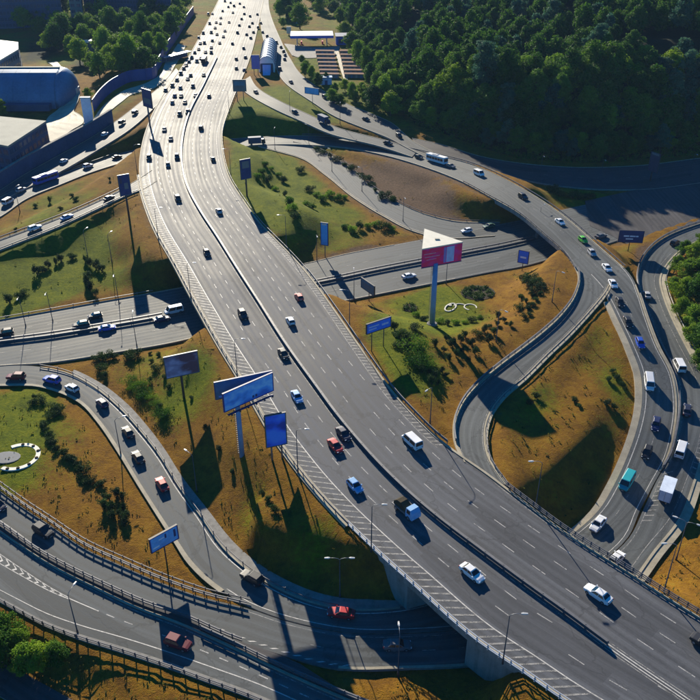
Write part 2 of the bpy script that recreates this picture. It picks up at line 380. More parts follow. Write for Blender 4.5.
RD['KD'] = pairs([(-50, 452, -65, 478, 0), (0, 491, -18, 512, 0), (25, 509, 8, 530, 0), (50, 525, 36, 550, 0), (82, 547, 68, 568, 0), (120, 565, 105, 586, 0), (162, 583, 145, 604, 0), (205, 598, 188, 619, 0), (246, 608, 228, 637, 0), (285, 621, 272, 652, 0),
                  (345, 633, 338, 669, -.3), (403, 634, 403, 669, -.9), (470, 628, 485, 664, -1.3), (535, 604, 565, 640, -1.5), (590, 571, 622, 597, -1.5), (629, 538, 656, 552, -1.4), (644, 508, 681, 520, -1.1), (657, 480, 695, 484, -.6), (671, 456, 704, 452, .1), (678, 428, 710, 428, 1.0),
                  (680, 400, 710, 398, 1.4), (675, 373, 702, 374, 1.8), (662, 348, 688, 348, 2), (649, 316, 672, 316, 2), (640, 292, 663, 292, 1.6), (638, 274, 661, 279, 1.2), (646, 254, 668, 264, .8), (666, 237, 682, 250, .4), (702, 223, 704, 239, .2), (760, 212, 764, 228, 0)], 0.024)
RD['K2'] = pairs([(-70, 486, -75, 552, 0), (0, 531, -6, 594, 0), (25, 548, 18, 607, 0), (55, 567, 45, 621, 0), (95, 587, 80, 634, 0), (137, 607, 120, 646, 0), (175, 621, 157, 658, 0), (225, 643, 208, 676, 0), (270, 665, 257, 694, 0), (310, 683, 300, 713, 0), (360, 704, 350, 735, 0), (430, 730, 420, 762, 0)], 0.008)
RD['E'] = pairs([(-80, 252, -76, 272, 0), (-30, 213, -26, 232, 0), (0, 197, 5, 214, 0), (20, 188, 25, 200, 0), (57, 175, 60, 185, 0), (92, 163, 93, 172, 0), (122, 153, 126, 162, 0), (150, 147, 153, 156, 0), (190, 142, 192, 151, 0), (236, 138.5, 236, 147, 0), (280, 136, 280, 144.5, .3), (320, 136, 318, 145.5, 0.9),
                 (350, 138, 346, 148, 1.5), (392, 146, 387, 156, 2.4), (430, 154, 421, 166, 3.4), (470, 164, 458, 180, 5), (505, 179, 490, 197, 6.4), (546, 203, 521, 215, 7), (575, 225, 547, 237, 7), (592, 240, 563, 251, 7), (608, 254, 574, 266, 7), (624, 268, 580, 280, 7)], 0.008)
RD['R'] = pairs([(579, 270, 610, 284, 7), (580, 281, 605, 293, 7), (575, 297, 597, 303, 6.8), (562, 315, 583, 319, 6.2), (545, 331, 567, 336, 5.5), (525, 347, 548, 354, 4.8), (500, 366, 524, 378, 4.3), (480, 383, 503, 396, 4.2), (464, 402, 489, 416, 4.8), (456, 423, 485, 440, 5.8), (457, 443, 491, 463, 6.7), (464, 462, 507, 486, 7)], -0.01)
RD['F'] = pairs([(258, 139.5, 258, 146, .15), (280, 141, 278, 151, .1), (310, 147, 302, 158, 0), (337, 158, 325, 174, 0), (371, 186, 357, 199, 0), (399, 203, 385, 216, 0), (425, 214, 413, 230, 0), (455, 221, 447, 238, 0), (500, 222, 495, 236, 0)], -0.012)
RD['L1'] = pairs([(-80, 272, -80, 284, 1), (-30, 250, -30, 262, 2.5), (0, 239, 0, 250, 3.6), (62, 216, 62, 225.5, 5.4), (105, 197, 106, 205, 6.6), (125, 187, 128, 195, 7), (140, 178, 146, 188, 7), (152, 170, 157, 181, 7)], -0.02)
RD['L4'] = pairs([(-60, 222, -60, 234, 0), (0, 190, 0, 202, 0), (25, 174, 29, 187, .4), (50, 160, 56, 174, 1), (95, 135, 101, 148, 3), (120, 118, 128, 131, 5), (138, 104, 147, 115, 6.5), (158, 88, 164, 97, 7), (176, 68, 182, 75, 7)], -0.02)
RD['S3'] = pairs([(270, -20, 262, -18, 7), (270, 12, 260, 15, 7), (280, 38, 264, 42, 7), (290, 58, 274, 64, 7), (303, 76, 286, 84, 7), (327, 93, 312, 102, 6.5), (350, 105, 336, 117, 5.6), (375, 115, 363, 128, 4.8), (392, 123, 386, 137, 4.2), (413, 141, 407, 148, 3.6), (433, 152, 427, 158, 3.4)], -0.014)
RD['S2'] = pairs([(250, 76, 238, 84, 7), (256, 86, 245, 92, 7), (280, 101, 274, 109, 7), (310, 115, 303, 122, 6), (339, 128, 332, 134.5, 5), (385, 140, 380, 146.5, 3.8), (418, 150, 412, 157, 3.3)], -0.02)
RD['N'] = pairs([(412, 138, 418, 152, 3.4), (440, 144, 450, 160, 3), (480, 156, 488, 169, 1.6), (520, 163, 528, 181, .5), (570, 167, 575, 188, 0), (630, 166, 635, 190, 0), (700, 158, 702, 183, 0), (800, 146, 802, 170, 0)], -0.028)

_k = [(-60, 480, -66, 489), (-14, 513, -2, 530), (10, 530, 25, 547), (37, 550, 55, 566), (69, 568, 95, 586), (106, 586, 137, 606), (146, 604, 175, 620), (190, 620, 225, 642), (230, 638, 270, 664), (274, 653, 310, 682), (300, 664, 360, 703)]
RD['PL'] = pairs([(*q, .0) for q in _k], 0.05)
RD['Q'] = pairs([(-40, 648, -50, 678, -2), (0, 660, -8, 692, -2), (40, 682, 25, 712, -2), (80, 704, 66, 735, -2)], 0.0)
# ---------------------------------------------------------------- terrain heights
def road_samples(r, step=1):
    pts = [r.frac(t)[::step] for t in np.linspace(0, 1, max(3, int(np.median(r.W) / 2.2)))]
    return np.concatenate(pts)
from mathutils.kdtree import KDTree
def tree_of(P):
    t = KDTree(len(P))
    for i, p in enumerate(P): t.insert((p[0], p[1], 0.0), i)
    t.balance(); return t
SAMP = {k: road_samples(r) for k, r in RD.items()}
LOWER = {'ML': ['B', 'GE', 'KD', 'E'], 'MR': ['B', 'GE', 'KD', 'E'], 'E': ['B'], 'R': [], 'L1': ['E'], 'GE': ['B']}
GRADE = []
for k, S in SAMP.items():
    if k in LOWER and LOWER[k]:
        low = np.concatenate([SAMP[x] for x in LOWER[k]]); T = tree_of(low)
        near = np.array([any(low[q[1], 2] < p[2] - 2.5 for q in T.find_range((p[0], p[1], 0.0), 6.5)) for p in S])
        S = S[~near]
    GRADE.append(S)
GRADE = np.concatenate(GRADE)
EXTRA = np.array([G(*p) for p in [(0, 30, 2), (40, 60, 1), (90, 60, 4), (30, 120, 0), (100, 20, 5), (150, 30, 6), (0, 0, 5), (700, 560, 1), (690, 600, 1), (30, 660, -1.5), (100, 690, -1.5), (0, 690, -2), (430, 690, 0), (320, 690, 0), (480, 690, .5),
    (320, 40, 7), (345, 70, 6.5), (690, 300, 2.5), (400, 300, .4), (470, 310, .5), (60, 450, .5), (120, 520, .3), (0, 263, .5), (30, 253, .4), (62, 241, .4), (90, 230, .8), (108, 222, 1.6), (370, 180, 0.3), (420, 190, .8),
    (300, 190, .8), (270, 190, 1.5), (600, 197, 0), (60, 260, .3), (110, 270, .3), (200, 430, 1.5), (180, 400, 1.0), (230, 500, 1.5), (270, 530, 1.0)]])
CTRL = GRADE[::3]; T_CTRL = tree_of(CTRL); T_GRADE = tree_of(GRADE)
FOOT = np.array([G(x, y, 0)[:2] for x, y in [(398, 112), (415, 132), (440, 138), (480, 150), (520, 157), (600, 160), (700, 151), (820, 138), (1000, 128)]])
LEFTF = np.array([G(x, y, 0)[:2] for x, y in [(402, 122), (385, 92), (358, 50), (335, 15), (320, -15)]])
def sstep(x): x = np.clip(x, 0, 1); return x * x * (3 - 2 * x)
def hill(X, Y):
    fy = np.interp(X, FOOT[:, 0], FOOT[:, 1]); lx = np.interp(Y, LEFTF[:, 1], LEFTF[:, 0])
    d = Y - fy
    return sstep((d + 2) / 27) * sstep((X - lx) / 40) * (20 - 5 * sstep((d - 30) / 50) + 0.05 * np.clip(Y - 450, 0, 900) + 20 * sstep((d - 20) / 40) * sstep((X - 95) / 40))
LOOP = np.array([G(x, y, 3)[:2] for x, y in [(604, 299), (585, 320), (566, 338), (548, 356), (524, 380), (503, 398), (489, 418), (486, 440), (493, 464), (509, 487), (530, 506), (560, 526), (596, 512), (613, 485), (626, 457), (636, 428), (641, 400), (639, 372), (630, 348), (617, 320)]])
LD0, LD1 = G(536, 486, 2)[:2], G(632, 408, 2)[:2]; LDN = np.array([(LD1 - LD0)[1], -(LD1 - LD0)[0]]); LDN = LDN / np.linalg.norm(LDN)
BANK = np.array([G(x, y, 3)[:2] for x, y in [(252, 505), (300, 492), (335, 512), (362, 540), (398, 576), (420, 600), (400, 606), (350, 604), (307, 596), (280, 584), (262, 566)]])
BD0, BD1 = G(250, 528, 3)[:2], G(362, 548, 3)[:2]; BDN = np.array([(BD1 - BD0)[1], -(BD1 - BD0)[0]]); BDN = BDN / np.linalg.norm(BDN)
def in_loop(x, y): return in_poly(LOOP, x, y)
def in_poly(LP, x, y):
    c_ = False; n = len(LP)
    for i in range(n):
        (x1, y1), (x2, y2) = LP[i], LP[i - 1]
        if (y1 > y) != (y2 > y) and x < (x2 - x1) * (y - y1) / (y2 - y1) + x1: c_ = not c_
    return c_
def heights(Q):
    """terrain height at points Q (n,2)"""
    Q = np.asarray(Q, float); H = np.empty(len(Q))
    DX = ((Q[:, None] - EXTRA[None, :, :2]) ** 2).sum(2); WX = (DX + 90.0) ** -2.0 * 8.0
    for i, (x, y) in enumerate(Q):
        near = T_CTRL.find_n((x, y, 0.0), 36)
        d = np.array([q[2] for q in near]); zz = CTRL[[q[1] for q in near], 2]
        w = (d * d + 0.6) ** -2.0
        h = (w.dot(zz) + WX[i].dot(EXTRA[:, 2])) / (w.sum() + WX[i].sum())
        if in_loop(x, y):
            sd_ = float((np.array([x, y]) - LD0) @ LDN); k_ = float(sstep((sd_ + 1.5) / 9.0))
            w_ = float(sstep((T_GRADE.find((x, y, 0.0))[2] - 2.0) / 9.0)); h = h * (1 - w_) + (3.4 * (1 - k_) - 1.9 * k_) * w_
        if in_poly(BANK, x, y):
            sd_ = float((np.array([x, y]) - BD0) @ BDN); k_ = float(sstep(sd_ / 9.5)); w_ = float(sstep((T_GRADE.find((x, y, 0.0))[2] - 2.0) / 5.0)); h = h * (1 - w_) + (5.2 * (1 - k_) - .6 * k_) * w_
        if d[0] < 4.5:
            for q in T_GRADE.find_range((x, y, 0.0), 2.9): h = min(h, GRADE[q[1], 2] - 0.30)
        H[i] = h
    return H + hill(Q[:, 0], Q[:, 1])
def graded(lo, f0, f1, hi, step, grow=1.12):
    mid = list(np.arange(f0, f1 + step, step)); a = []; x = f0; s = step
    while x > lo: s *= grow; x -= s; a.append(x)
    b = []; x = mid[-1]; s = step
    while x < hi: s *= grow; x += s; b.append(x)
    return np.array(a[::-1] + mid + b)
GX = graded(-1500, -150, 150, 1500, 1.9); GY = graded(30, 55, 400, 2600, 1.9, 1.05)
XX, YY = np.meshgrid(GX, GY); TH = heights(np.stack([XX.ravel(), YY.ravel()], 1)).reshape(XX.shape)
# small undulation away from the roads
def height_at(x, y):
    i = int(np.clip(np.searchsorted(GX, x) - 1, 0, len(GX) - 2)); j = int(np.clip(np.searchsorted(GY, y) - 1, 0, len(GY) - 2))
    u = (x - GX[i]) / (GX[i + 1] - GX[i]); v = (y - GY[j]) / (GY[j + 1] - GY[j])
    return float((TH[j, i] * (1 - u) + TH[j, i + 1] * u) * (1 - v) + (TH[j + 1, i] * (1 - u) + TH[j + 1, i + 1] * u) * v)
def pick(px, py):
    z = 3.0
    for _ in range(25):
        p = G(px, py, z); z = 0.5 * z + 0.5 * height_at(p[0], p[1])
    p = G(px, py, z); return np.array([p[0], p[1], height_at(p[0], p[1])])

# surveyed ground cover: r = green, g = bare soil, b = dark planting and painted park shade
COVER = [  # px, py, radius in pixels, channel, amount
    (20, 415, 40, 0, 1.1), (290, 195, 40, 0, .5), (255, 185, 25, 0, .5), (40, 270, 50, 0, .4), (85, 265, 30, 0, .35), (5, 470, 30, 0, .6), (25, 480, 20, 0, .4), (30, 262, 40, 0, .8), (70, 272, 28, 0, .6), (10, 285, 30, 0, .5), (115, 280, 18, 0, .45), (250, 170, 30, 0, .9), (280, 200, 35, 0, .75), (240, 120, 25, 0, .9), (275, 108, 25, 0, .8),
    (300, 110, 40, 0, .5), (345, 228, 30, 0, .4), (390, 340, 30, 0, .6), (420, 315, 35, 0, .65), (450, 315, 30, 0, .55), (410, 370, 30, 0, .6), (440, 300, 30, 0, .3), (200, 375, 25, 0, .45), (180, 390, 30, 0, .4), (150, 360, 30, 0, .3), (540, 395, 22, 0, .3), (520, 430, 25, 0, .25),
    (600, 330, 25, 0, .15), (580, 400, 35, 0, -.15), (625, 400, 20, 0, .35), (380, 110, 25, 0, .8), (330, 100, 30, 0, .7), (300, 60, 25, 0, .6), (60, 200, 30, 0, .35), (110, 100, 25, 0, .5), (320, 545, 25, 0, .3), (60, 640, 30, 0, .4), (690, 330, 40, 0, .9),
    (620, 215, 30, 0, .3), (580, 197, 20, 0, .7), (250, 500, 25, 0, .25),
    (240, 640, 30, 0, -.5), (110, 500, 30, 0, -.5), (150, 555, 30, 0, -.5), (200, 450, 30, 0, -.3), (220, 490, 25, 0, -.4), (530, 305, 30, 0, -.3), (480, 370, 20, 0, -.4), (680, 560, 40, 0, -.9), (690, 520, 20, 0, -.9), (420, 685, 40, 0, -.2), (120, 670, 40, 0, -.2), (300, 480, 30, 0, -.3), (85, 350, 30, 0, -.4), (65, 375, 20, 0, -.4),
    (390, 185, 30, 1, .7), (360, 172, 20, 1, .5), (420, 190, 30, 1, .7), (450, 205, 20, 1, .5), (120, 240, 25, 1, .35), (330, 240, 20, 1, .3), (360, 245, 18, 1, .45), (230, 490, 20, 1, .3), (640, 250, 18, 1, .5), (660, 200, 15, 1, .3),
    (60, 30, 45, 2, .55), (100, 60, 40, 2, .55), (130, 40, 40, 2, .5), (40, 55, 25, 2, .5), (150, 60, 25, 2, .5), (10, 25, 40, 2, .5), (160, 20, 25, 2, .4), (300, 15, 20, 2, .4),  # dark tone painted on the park ground for the shade among its trees
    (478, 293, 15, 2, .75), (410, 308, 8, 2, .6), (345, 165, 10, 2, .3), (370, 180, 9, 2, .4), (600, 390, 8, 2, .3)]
CV = np.zeros((XX.size, 3)); CV[:, 0] = 0.28
Qf = np.stack([XX.ravel(), YY.ravel()], 1)
for px, py, rad, ch, amt in COVER:
    p = pick(px, py); s = FPX / (p[1] * _c - (p[2] - CAMH) * _s); r = rad / s
    # an ellipse as round patches look from above: wider across depth by foreshortening
    dep = math.sin(math.atan2(CAMH - p[2], p[1]))
    d2 = ((Qf[:, 0] - p[0]) / r) ** 2 + ((Qf[:, 1] - p[1]) / (r / max(dep, .3))) ** 2
    CV[:, ch] += amt * np.exp(-d2 * 1.2)
nd = np.array([T_GRADE.find((x, y, 0.0))[2] for x, y in Qf])
CV[:, 1] += .42 * (1 - sstep((nd - 1.5) / 3.5)); CV[:, 0] -= .25 * (1 - sstep((nd - 1.5) / 4))
CV = np.clip(CV, 0, 1)
hv = hill(Qf[:, 0], Qf[:, 1]); hm = hv > 0.5
fd = Qf[:, 1] - np.interp(Qf[:, 0], FOOT[:, 0], FOOT[:, 1]); lm_ = Qf[:, 0] - np.interp(Qf[:, 1], LEFTF[:, 1], LEFTF[:, 0])
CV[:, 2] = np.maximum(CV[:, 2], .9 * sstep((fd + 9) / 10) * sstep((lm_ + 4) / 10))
far = (Qf[:, 1] > 480) & ~hm; CV[far, 0] = np.maximum(CV[far, 0], 0.5)
me = bpy.data.meshes.new('ground'); nx, ny = len(GX), len(GY)
vs = np.stack([XX.ravel(), YY.ravel(), TH.ravel()], 1)
ii = (np.arange(ny - 1)[:, None] * nx + np.arange(nx - 1)[None]).ravel()
fs = np.stack([ii, ii + 1, ii + nx + 1, ii + nx], 1)
me.from_pydata(vs.tolist(), [], fs.tolist())
ca = me.color_attributes.new('cover', 'FLOAT_COLOR', 'POINT')
ca.data.foreach_set('color', np.concatenate([CV, np.ones((len(CV), 1))], 1).astype(np.float32).ravel())
me.polygons.foreach_set('use_smooth', [True] * len(me.polygons)); me.materials.append(MATS['lawn'])
ground = tag(link('ground', me), 'dry brown and green grass ground of the interchange', 'ground', kind='structure')
# ---------------------------------------------------------------- road building
def strip_mesh(name, A, B, v0, mat, lat=1, u0=0.0):
    n = len(A); W = np.linalg.norm((B - A)[:, :2], axis=1); vs, uv = [], []
    for k in range(lat + 1):
        t = k / lat; vs.append(A + (B - A) * t); uv.append(np.stack([W * t + u0, v0], 1))
    vs = np.concatenate(vs); uv = np.concatenate(uv); fs = []
    for k in range(lat):
        for i in range(n - 1): fs.append((k * n + i, (k + 1) * n + i, (k + 1) * n + i + 1, k * n + i + 1))
    return vs, uv, fs
def up(fs, vs):
    out = []
    for f in fs:
        a, b, c = (np.array(vs[f[0]]), np.array(vs[f[1]]), np.array(vs[f[2]]))
        nz = (b - a)[0] * (c - a)[1] - (b - a)[1] * (c - a)[0]
        out.append(f if nz > 0 else tuple(f[::-1]))
    return out
def road_object(name, label, cat, key, mat, depth=0.9):
    r = RD[key]; A, B = r.A, r.B
    vs, uv, fs = strip_mesh(name, A, B, r.len, mat, 2)
    fs = up(fs, vs); n = r.n; o = len(vs); dz = np.array([0, 0, -depth])
    vs = np.concatenate([vs, A, A + dz, B, B + dz]); uv = np.concatenate([uv, np.zeros((4 * n, 2))])
    for i in range(n - 1):
        fs.append((o + i, o + i + 1, o + n + i + 1, o + n + i)); fs.append((o + 2 * n + i, o + 3 * n + i, o + 3 * n + i + 1, o + 2 * n + i + 1))
        fs.append((o + n + i, o + n + i + 1, o + 3 * n + i + 1, o + 3 * n + i))
    me = bpy.data.meshes.new(name); me.from_pydata(vs.tolist(), [], [tuple(map(int, f)) for f in fs])
    ul = me.uv_layers.new(name='UVMap'); li = np.empty(len(me.loops), int); me.loops.foreach_get('vertex_index', li)
    ul.data.foreach_set('uv', uv[li].astype(np.float32).ravel())
    me.materials.append(MATS[mat]); me.materials.append(MATS['concrete'])
    mi = [0] * (2 * (n - 1)) + [1] * (len(fs) - 2 * (n - 1)); me.polygons.foreach_set('material_index', mi)
    ob = link(name, me); tag(ob, label, cat, kind='structure'); RO[key] = ob; return ob
RO = {}
road_object('road', 'west carriageway of the wide main highway, beside the blue billboards', 'road', 'ML', 'asphalt_main', 1.5)
road_object('road', 'east carriageway of the wide main highway, beside the red triangular billboard', 'road', 'MR', 'asphalt_main', 1.5)
road_object('road', 'straight two way road passing under the main highway', 'road', 'B', 'asphalt_ramp', .4)
road_object('road', 'curved slip road joining the straight road, with the queue of dark cars', 'road', 'GE', 'asphalt_ramp', 1.0)
road_object('road', 'curved road between two black rails that dives under the highway', 'road', 'KD', 'asphalt_ramp', .9)
road_object('road', 'curved road with white arrow hatching in the near corner', 'road', 'K2', 'asphalt_ramp', .5)
road_object('road', 'long flyover road curving down past the wooded hill', 'road', 'E', 'asphalt_ramp', 1.4)
road_object('road', 'curved loop ramp leaving the highway towards the flyover', 'road', 'R', 'asphalt_ramp', 1.2)
road_object('road', 'narrow pale slip road running down between two grass slopes', 'road', 'F', 'asphalt_ramp', .4)
road_object('road', 'raised ramp descending from the highway above the shaded grass bank', 'road', 'L1', 'asphalt_ramp', 1.6)
road_object('road', 'road in deep shade below the long retaining wall', 'road', 'L4', 'asphalt_ramp', .6)
road_object('road', 'slip road passing the rust roofed sheds', 'road', 'S3', 'asphalt_ramp', .6)
road_object('road', 'short slip road beside the white tube shaped station', 'road', 'S2', 'asphalt_ramp', .6)
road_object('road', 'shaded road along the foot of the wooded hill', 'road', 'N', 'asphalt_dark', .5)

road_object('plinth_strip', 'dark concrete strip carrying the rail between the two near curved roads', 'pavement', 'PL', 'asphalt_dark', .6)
road_object('road', 'low road in painted tree shade crossing the near left corner', 'road', 'Q', 'asphalt_dark', .4)  # dark asphalt stands for the tree shade over this road
def put_stuff(name, mb, mat, parent):
    if not mb.v: return None
    me = mb.mesh(name, mat, recalc=False); o = link(name, me, parent); o['kind'] = 'stuff'; return o
def quad_strip(mb, A, B, m=0):
    n = len(A); vs = np.concatenate([A, B]); fs = [(i, n + i, n + i + 1, i + 1) for i in range(n - 1)]
    mb.add(vs, up(fs, vs), m)
LIFT = 0.02
def solid_line(key, off, side='A', w=0.18, rng=None, mat='road_paint', lift=LIFT):
    r = RD[key]; a = r.off(off - w / 2, side, lift); b = r.off(off + w / 2, side, lift)
    i0, i1 = rng or (0, r.n - 1); mb = MB(); quad_strip(mb, a[i0:i1 + 1], b[i0:i1 + 1])
    o = mb_flat(mb, 'edge_line', mat, RO[key]); return o
def mb_flat(mb, name, mat, parent):
    me = mb.mesh(name, mat, recalc=False); return link(name, me, parent)
def at_len(r, L, arr):
    return np.array([np.interp(L, r.len, arr[:, k]) for k in range(3)])
def dashes(key, off, side='A', dash=2.6, period=6.5, w=0.16, rng=None, mat='dash_paint', wear=0.06):
    r = RD[key]; a = r.off(off - w / 2, side, LIFT); b = r.off(off + w / 2, side, LIFT); mb = MB()
    i0, i1 = rng or (0, r.n - 1); L = r.len[i0] + random.random() * 3
    while L + dash < r.len[i1]:
        if random.random() >= wear:
            q = [at_len(r, L, a), at_len(r, L, b), at_len(r, L + dash, b), at_len(r, L + dash, a)]
            mb.add(q, up([(0, 1, 2, 3)], q))
        L += period
    if mb.v: o = mb_flat(mb, 'lane_dashes', mat, RO[key]); o['kind'] = 'stuff'
def hatch(key, o0, o1, side='A', period=2.6, w=0.5, slant=2.2, rng=None, mat='faded_paint'):
    r = RD[key]; f = (lambda d: np.asarray(d, float) * np.ones(r.n))
    a = r.off(f(o0), side, LIFT); b = r.off(f(o1), side, LIFT); mb = MB(); i0, i1 = rng or (0, r.n - 1); L = r.len[i0]
    while L < r.len[i1] - abs(slant) - w:
        La = L + (0 if slant > 0 else -slant); Lb = L + (slant if slant > 0 else 0)
        q = [at_len(r, La, a), at_len(r, Lb, b), at_len(r, Lb + w, b), at_len(r, La + w, a)]
        mb.add(q, up([(0, 1, 2, 3)], q)); L += period
    if mb.v: o = mb_flat(mb, 'hatching', mat, RO[key]); o['kind'] = 'stuff'
def kerb(key, side, w=0.45, h=0.14, out=0.0, rng=None, mat='kerb_concrete'):
    r = RD[key]; i0, i1 = rng or (0, r.n - 1)
    p = [r.off(-out, side, 0.004)[i0:i1 + 1], r.off(-out, side, h)[i0:i1 + 1], r.off(w - out, side, h)[i0:i1 + 1], r.off(w - out, side, 0.004)[i0:i1 + 1]]
    mb = MB(); n = len(p[0]); vs = np.concatenate(p); fs = []
    for k in range(3):
        for i in range(n - 1): fs.append((k * n + i, k * n + i + 1, (k + 1) * n + i + 1, (k + 1) * n + i))
    mb.add(vs, fs); me = mb.mesh('kerb', mat); return link('kerb', me, RO[key])
def walkway(key, side, w, rng=None, lift=0.012, mat='kerb_concrete'):
    """a paved strip just outside an edge"""
    r = RD[key]; i0, i1 = rng or (0, r.n - 1); mb = MB()
    quad_strip(mb, r.off(-w, side, lift)[i0:i1 + 1], r.off(0.0, side, lift)[i0:i1 + 1])
    a = r.off(-w, side, lift)[i0:i1 + 1]; quad_strip(mb, a, a + np.array([0, 0, -0.7]))
    return mb_flat(mb, 'verge_strip', mat, RO[key])

ML, MR = RD['ML'], RD['MR']
FARY = ML.idx(185, 62, EL)
# main highway, west side: hatched shoulder, solid line, three lanes
i62, i130, i190, i420 = (ML.idx(0, y, np.stack([0 * EL[:, 0] , EL[:, 1], EL[:, 2]], 1)) for y in (62, 130, 190, 420))
hatch('ML', 0.7, 3.4, 'A', 1.8, 0.42, -2.3, (0, ML.idx(141, 175, EL)))
hatch('MR', 0.6, 2.0, 'B', 1.5, 0.40, 0.8, (MR.idx(447, 440, ER), MR.idx(262, 225, ER)))
E_ = ML.idx(185, 62, EL)
solid_line('ML', 3.55, rng=(0, E_), w=0.2); solid_line('ML', 0.7, 'B', rng=(0, E_), w=0.14, mat='faded_paint')
for k in (7.2, 10.7): dashes('ML', k, rng=(0, ML.n - 1))
dashes('ML', 3.6, rng=(E_, ML.n - 1))
solid_line('MR', 0.7, 'A', rng=(0, E_), w=0.16, mat='faded_paint'); solid_line('MR', 2.2, 'B', rng=(MR.idx(447, 440, ER), MR.idx(235, 92, ER)), w=0.18, mat='faded_paint')
for k in (4.3, 7.8, 11.3): dashes('MR', k)
solid_line('MR', 0.9, 'B', rng=(0, MR.idx(500, 480, ER)), w=0.16, mat='faded_paint')
i_b = ML.idx(607, 645, M_MED)
for off in (-.25, .25):
    mb = MB(); m = M_MED[:i_b + 2]; nn = (EL - M_MED)[:i_b + 2]; nn = nn / np.linalg.norm(nn, axis=1)[:, None]
    quad_strip(mb, m + nn * (off - .09) + [0, 0, .035], m + nn * (off + .09) + [0, 0, .035]); mb_flat(mb, 'edge_line', 'road_paint', RO['ML'])
for key, sd in (('ML', 'A'), ('MR', 'B')): kerb(key, sd, 0.5, 0.16)
walkway('ML', 'A', 0.9, (ML.idx(350, 525, EL), ML.idx(141, 175, EL))); 
# straight road
B = RD['B']; b2 = [B.W / 2 - 1.0, B.W / 2 + 1.0]
for sd in 'AB':
    dashes('B', B.W * .27, sd, mat='faded_paint'); solid_line('B', 0.6, sd, 0.14, mat='faded_paint'); kerb('B', sd, .3, .13, rng=(0, B.idx(420, 260)))
# curved roads
GE, KD, K2, E, RR = RD['GE'], RD['KD'], RD['K2'], RD['E'], RD['R']
g0 = GE.idx(40, 376); g1 = GE.idx(400, 620)
kerb('GE', 'B', .9, .14, rng=(0, GE.idx(235, 592)), out=0.6); kerb('GE', 'A', .35, .12, rng=(g0, g1))
walkway('GE', 'A', 2.2, (GE.idx(70, 380), GE.idx(420, 612)), mat='concrete')
solid_line('GE', 0.9, 'A', .18, (g0, GE.n - 1)); solid_line('GE', 0.8, 'B', .16, (GE.idx(230, 590), GE.n - 1))
dashes('GE', GE.W * .5, 'A', 2.2, 6, rng=(GE.idx(560, 570), GE.n - 1), mat='faded_paint')
walkway('GE', 'A', 1.6, (GE.idx(590, 530), GE.idx(625, 300)), mat='kerb_concrete')
kerb('GE', 'B', .4, .14, rng=(GE.idx(650, 480), GE.idx(615, 290)))
walkway('GE', 'B', .5, (GE.idx(660, 440), GE.idx(630, 290)), mat='kerb_concrete')
solid_line('KD', 0.6, 'A', .14, mat='faded_paint'); solid_line('KD', 0.7, 'B', .16, (0, KD.idx(240, 630)))
hatch('KD', 0.5, np.clip((KD.W - 5.6) * .42, .9, 3.0), 'B', 1.9, .55, 1.0, (KD.idx(225, 625), KD.idx(350, 650)), 'road_paint')
kerb('KD', 'B', .5, .14, rng=(KD.idx(340, 660), KD.n - 1)); kerb('KD', 'A', .4, .14, rng=(KD.idx(665, 450), KD.n - 1)); walkway('KD', 'B', 1.3, (KD.idx(600, 580), KD.n - 1))
dashes('KD', KD.W * .5, 'A', 2.2, 6, rng=(KD.idx(300, 640), KD.idx(640, 530)), mat='faded_paint')
hatch('KD', 0.7, 2.2, 'A', 1.7, .4, 1.0, (KD.idx(650, 520), KD.idx(670, 465)), 'faded_paint')
hatch('KD', 0.4, 1.6, 'B', 1.6, .4, 0.8, (KD.idx(690, 480), KD.idx(695, 400)), 'faded_paint')
solid_line('KD', 1.9, 'B', .16, (KD.idx(600, 580), KD.n - 1), 'faded_paint')
# white chevrons tapering to a line, then dashes, on the near-corner road
ic0, ic1 = K2.idx(-40, 560), K2.idx(72, 594); wid = np.interp(np.arange(K2.n), [ic0, ic1], [3.4, .25]); mid = K2.W * .44
for sgn in (-1, 1): solid_line('K2', mid + sgn * wid / 2, 'A', .2, (0, ic1))
hatch('K2', mid - wid / 2, mid, 'A', 1.9, .5, 1.1, (0, ic1), 'road_paint'); hatch('K2', mid, mid + wid / 2, 'A', 1.9, .5, -1.1, (0, ic1), 'road_paint')
solid_line('K2', mid, 'A', .2, (ic1, K2.idx(98, 606))); dashes('K2', mid, 'A', 1.6, 3.6, .2, (K2.idx(98, 606), K2.n - 1))
solid_line('K2', 0.8, 'A', .16, mat='faded_paint'); solid_line('K2', 1.6, 'B', .18); walkway('K2', 'B', 1.0, mat='concrete'); kerb('K2', 'A', .4, .2)
for key in ('E', 'R', 'F', 'L1', 'L4', 'S3', 'S2', 'N'):
    for sd in 'AB':
        solid_line(key, 0.7, sd, .16, mat='faded_paint'); kerb(key, sd, .35, .13)
for key in ('E', 'N', 'L4', 'S3'): dashes(key, RD[key].W * .5, mat='faded_paint')
for sd in 'AB': walkway('R', sd, .8)
walkway('F', 'B', .8)

# junction paving in the hill's shade, and the gore where the slip road splits off
def paving(name, label, pts, mat, z=None, lift=0.05):
    P = [G(x, y, 0 if z is None else z) for x, y in pts]; mb = MB()
    c = np.mean(P, 0); vs = [tuple(p + [0, 0, lift]) for p in P] + [tuple(p + [0, 0, -0.5]) for p in P]; n = len(P)
    mb.add(vs, [tuple(range(n))] + [(i, (i + 1) % n, n + (i + 1) % n, n + i) for i in range(n)])
    me = mb.mesh(name, mat); me.uv_layers.new(name='UVMap'); ul = me.uv_layers[0]
    for l in me.loops: v = me.vertices[l.vertex_index].co; ul.data[l.index].uv = (v.x, v.y)
    return tag(link(name, me), label, 'pavement', kind='structure')
paving('pavement', 'shaded asphalt apron joining the two roads below the hill', [(585, 201), (640, 189), (702, 180), (760, 172), (764, 214), (702, 224), (664, 238), (642, 252), (612, 236), (590, 226)], 'asphalt_dark', 0, 0.06)

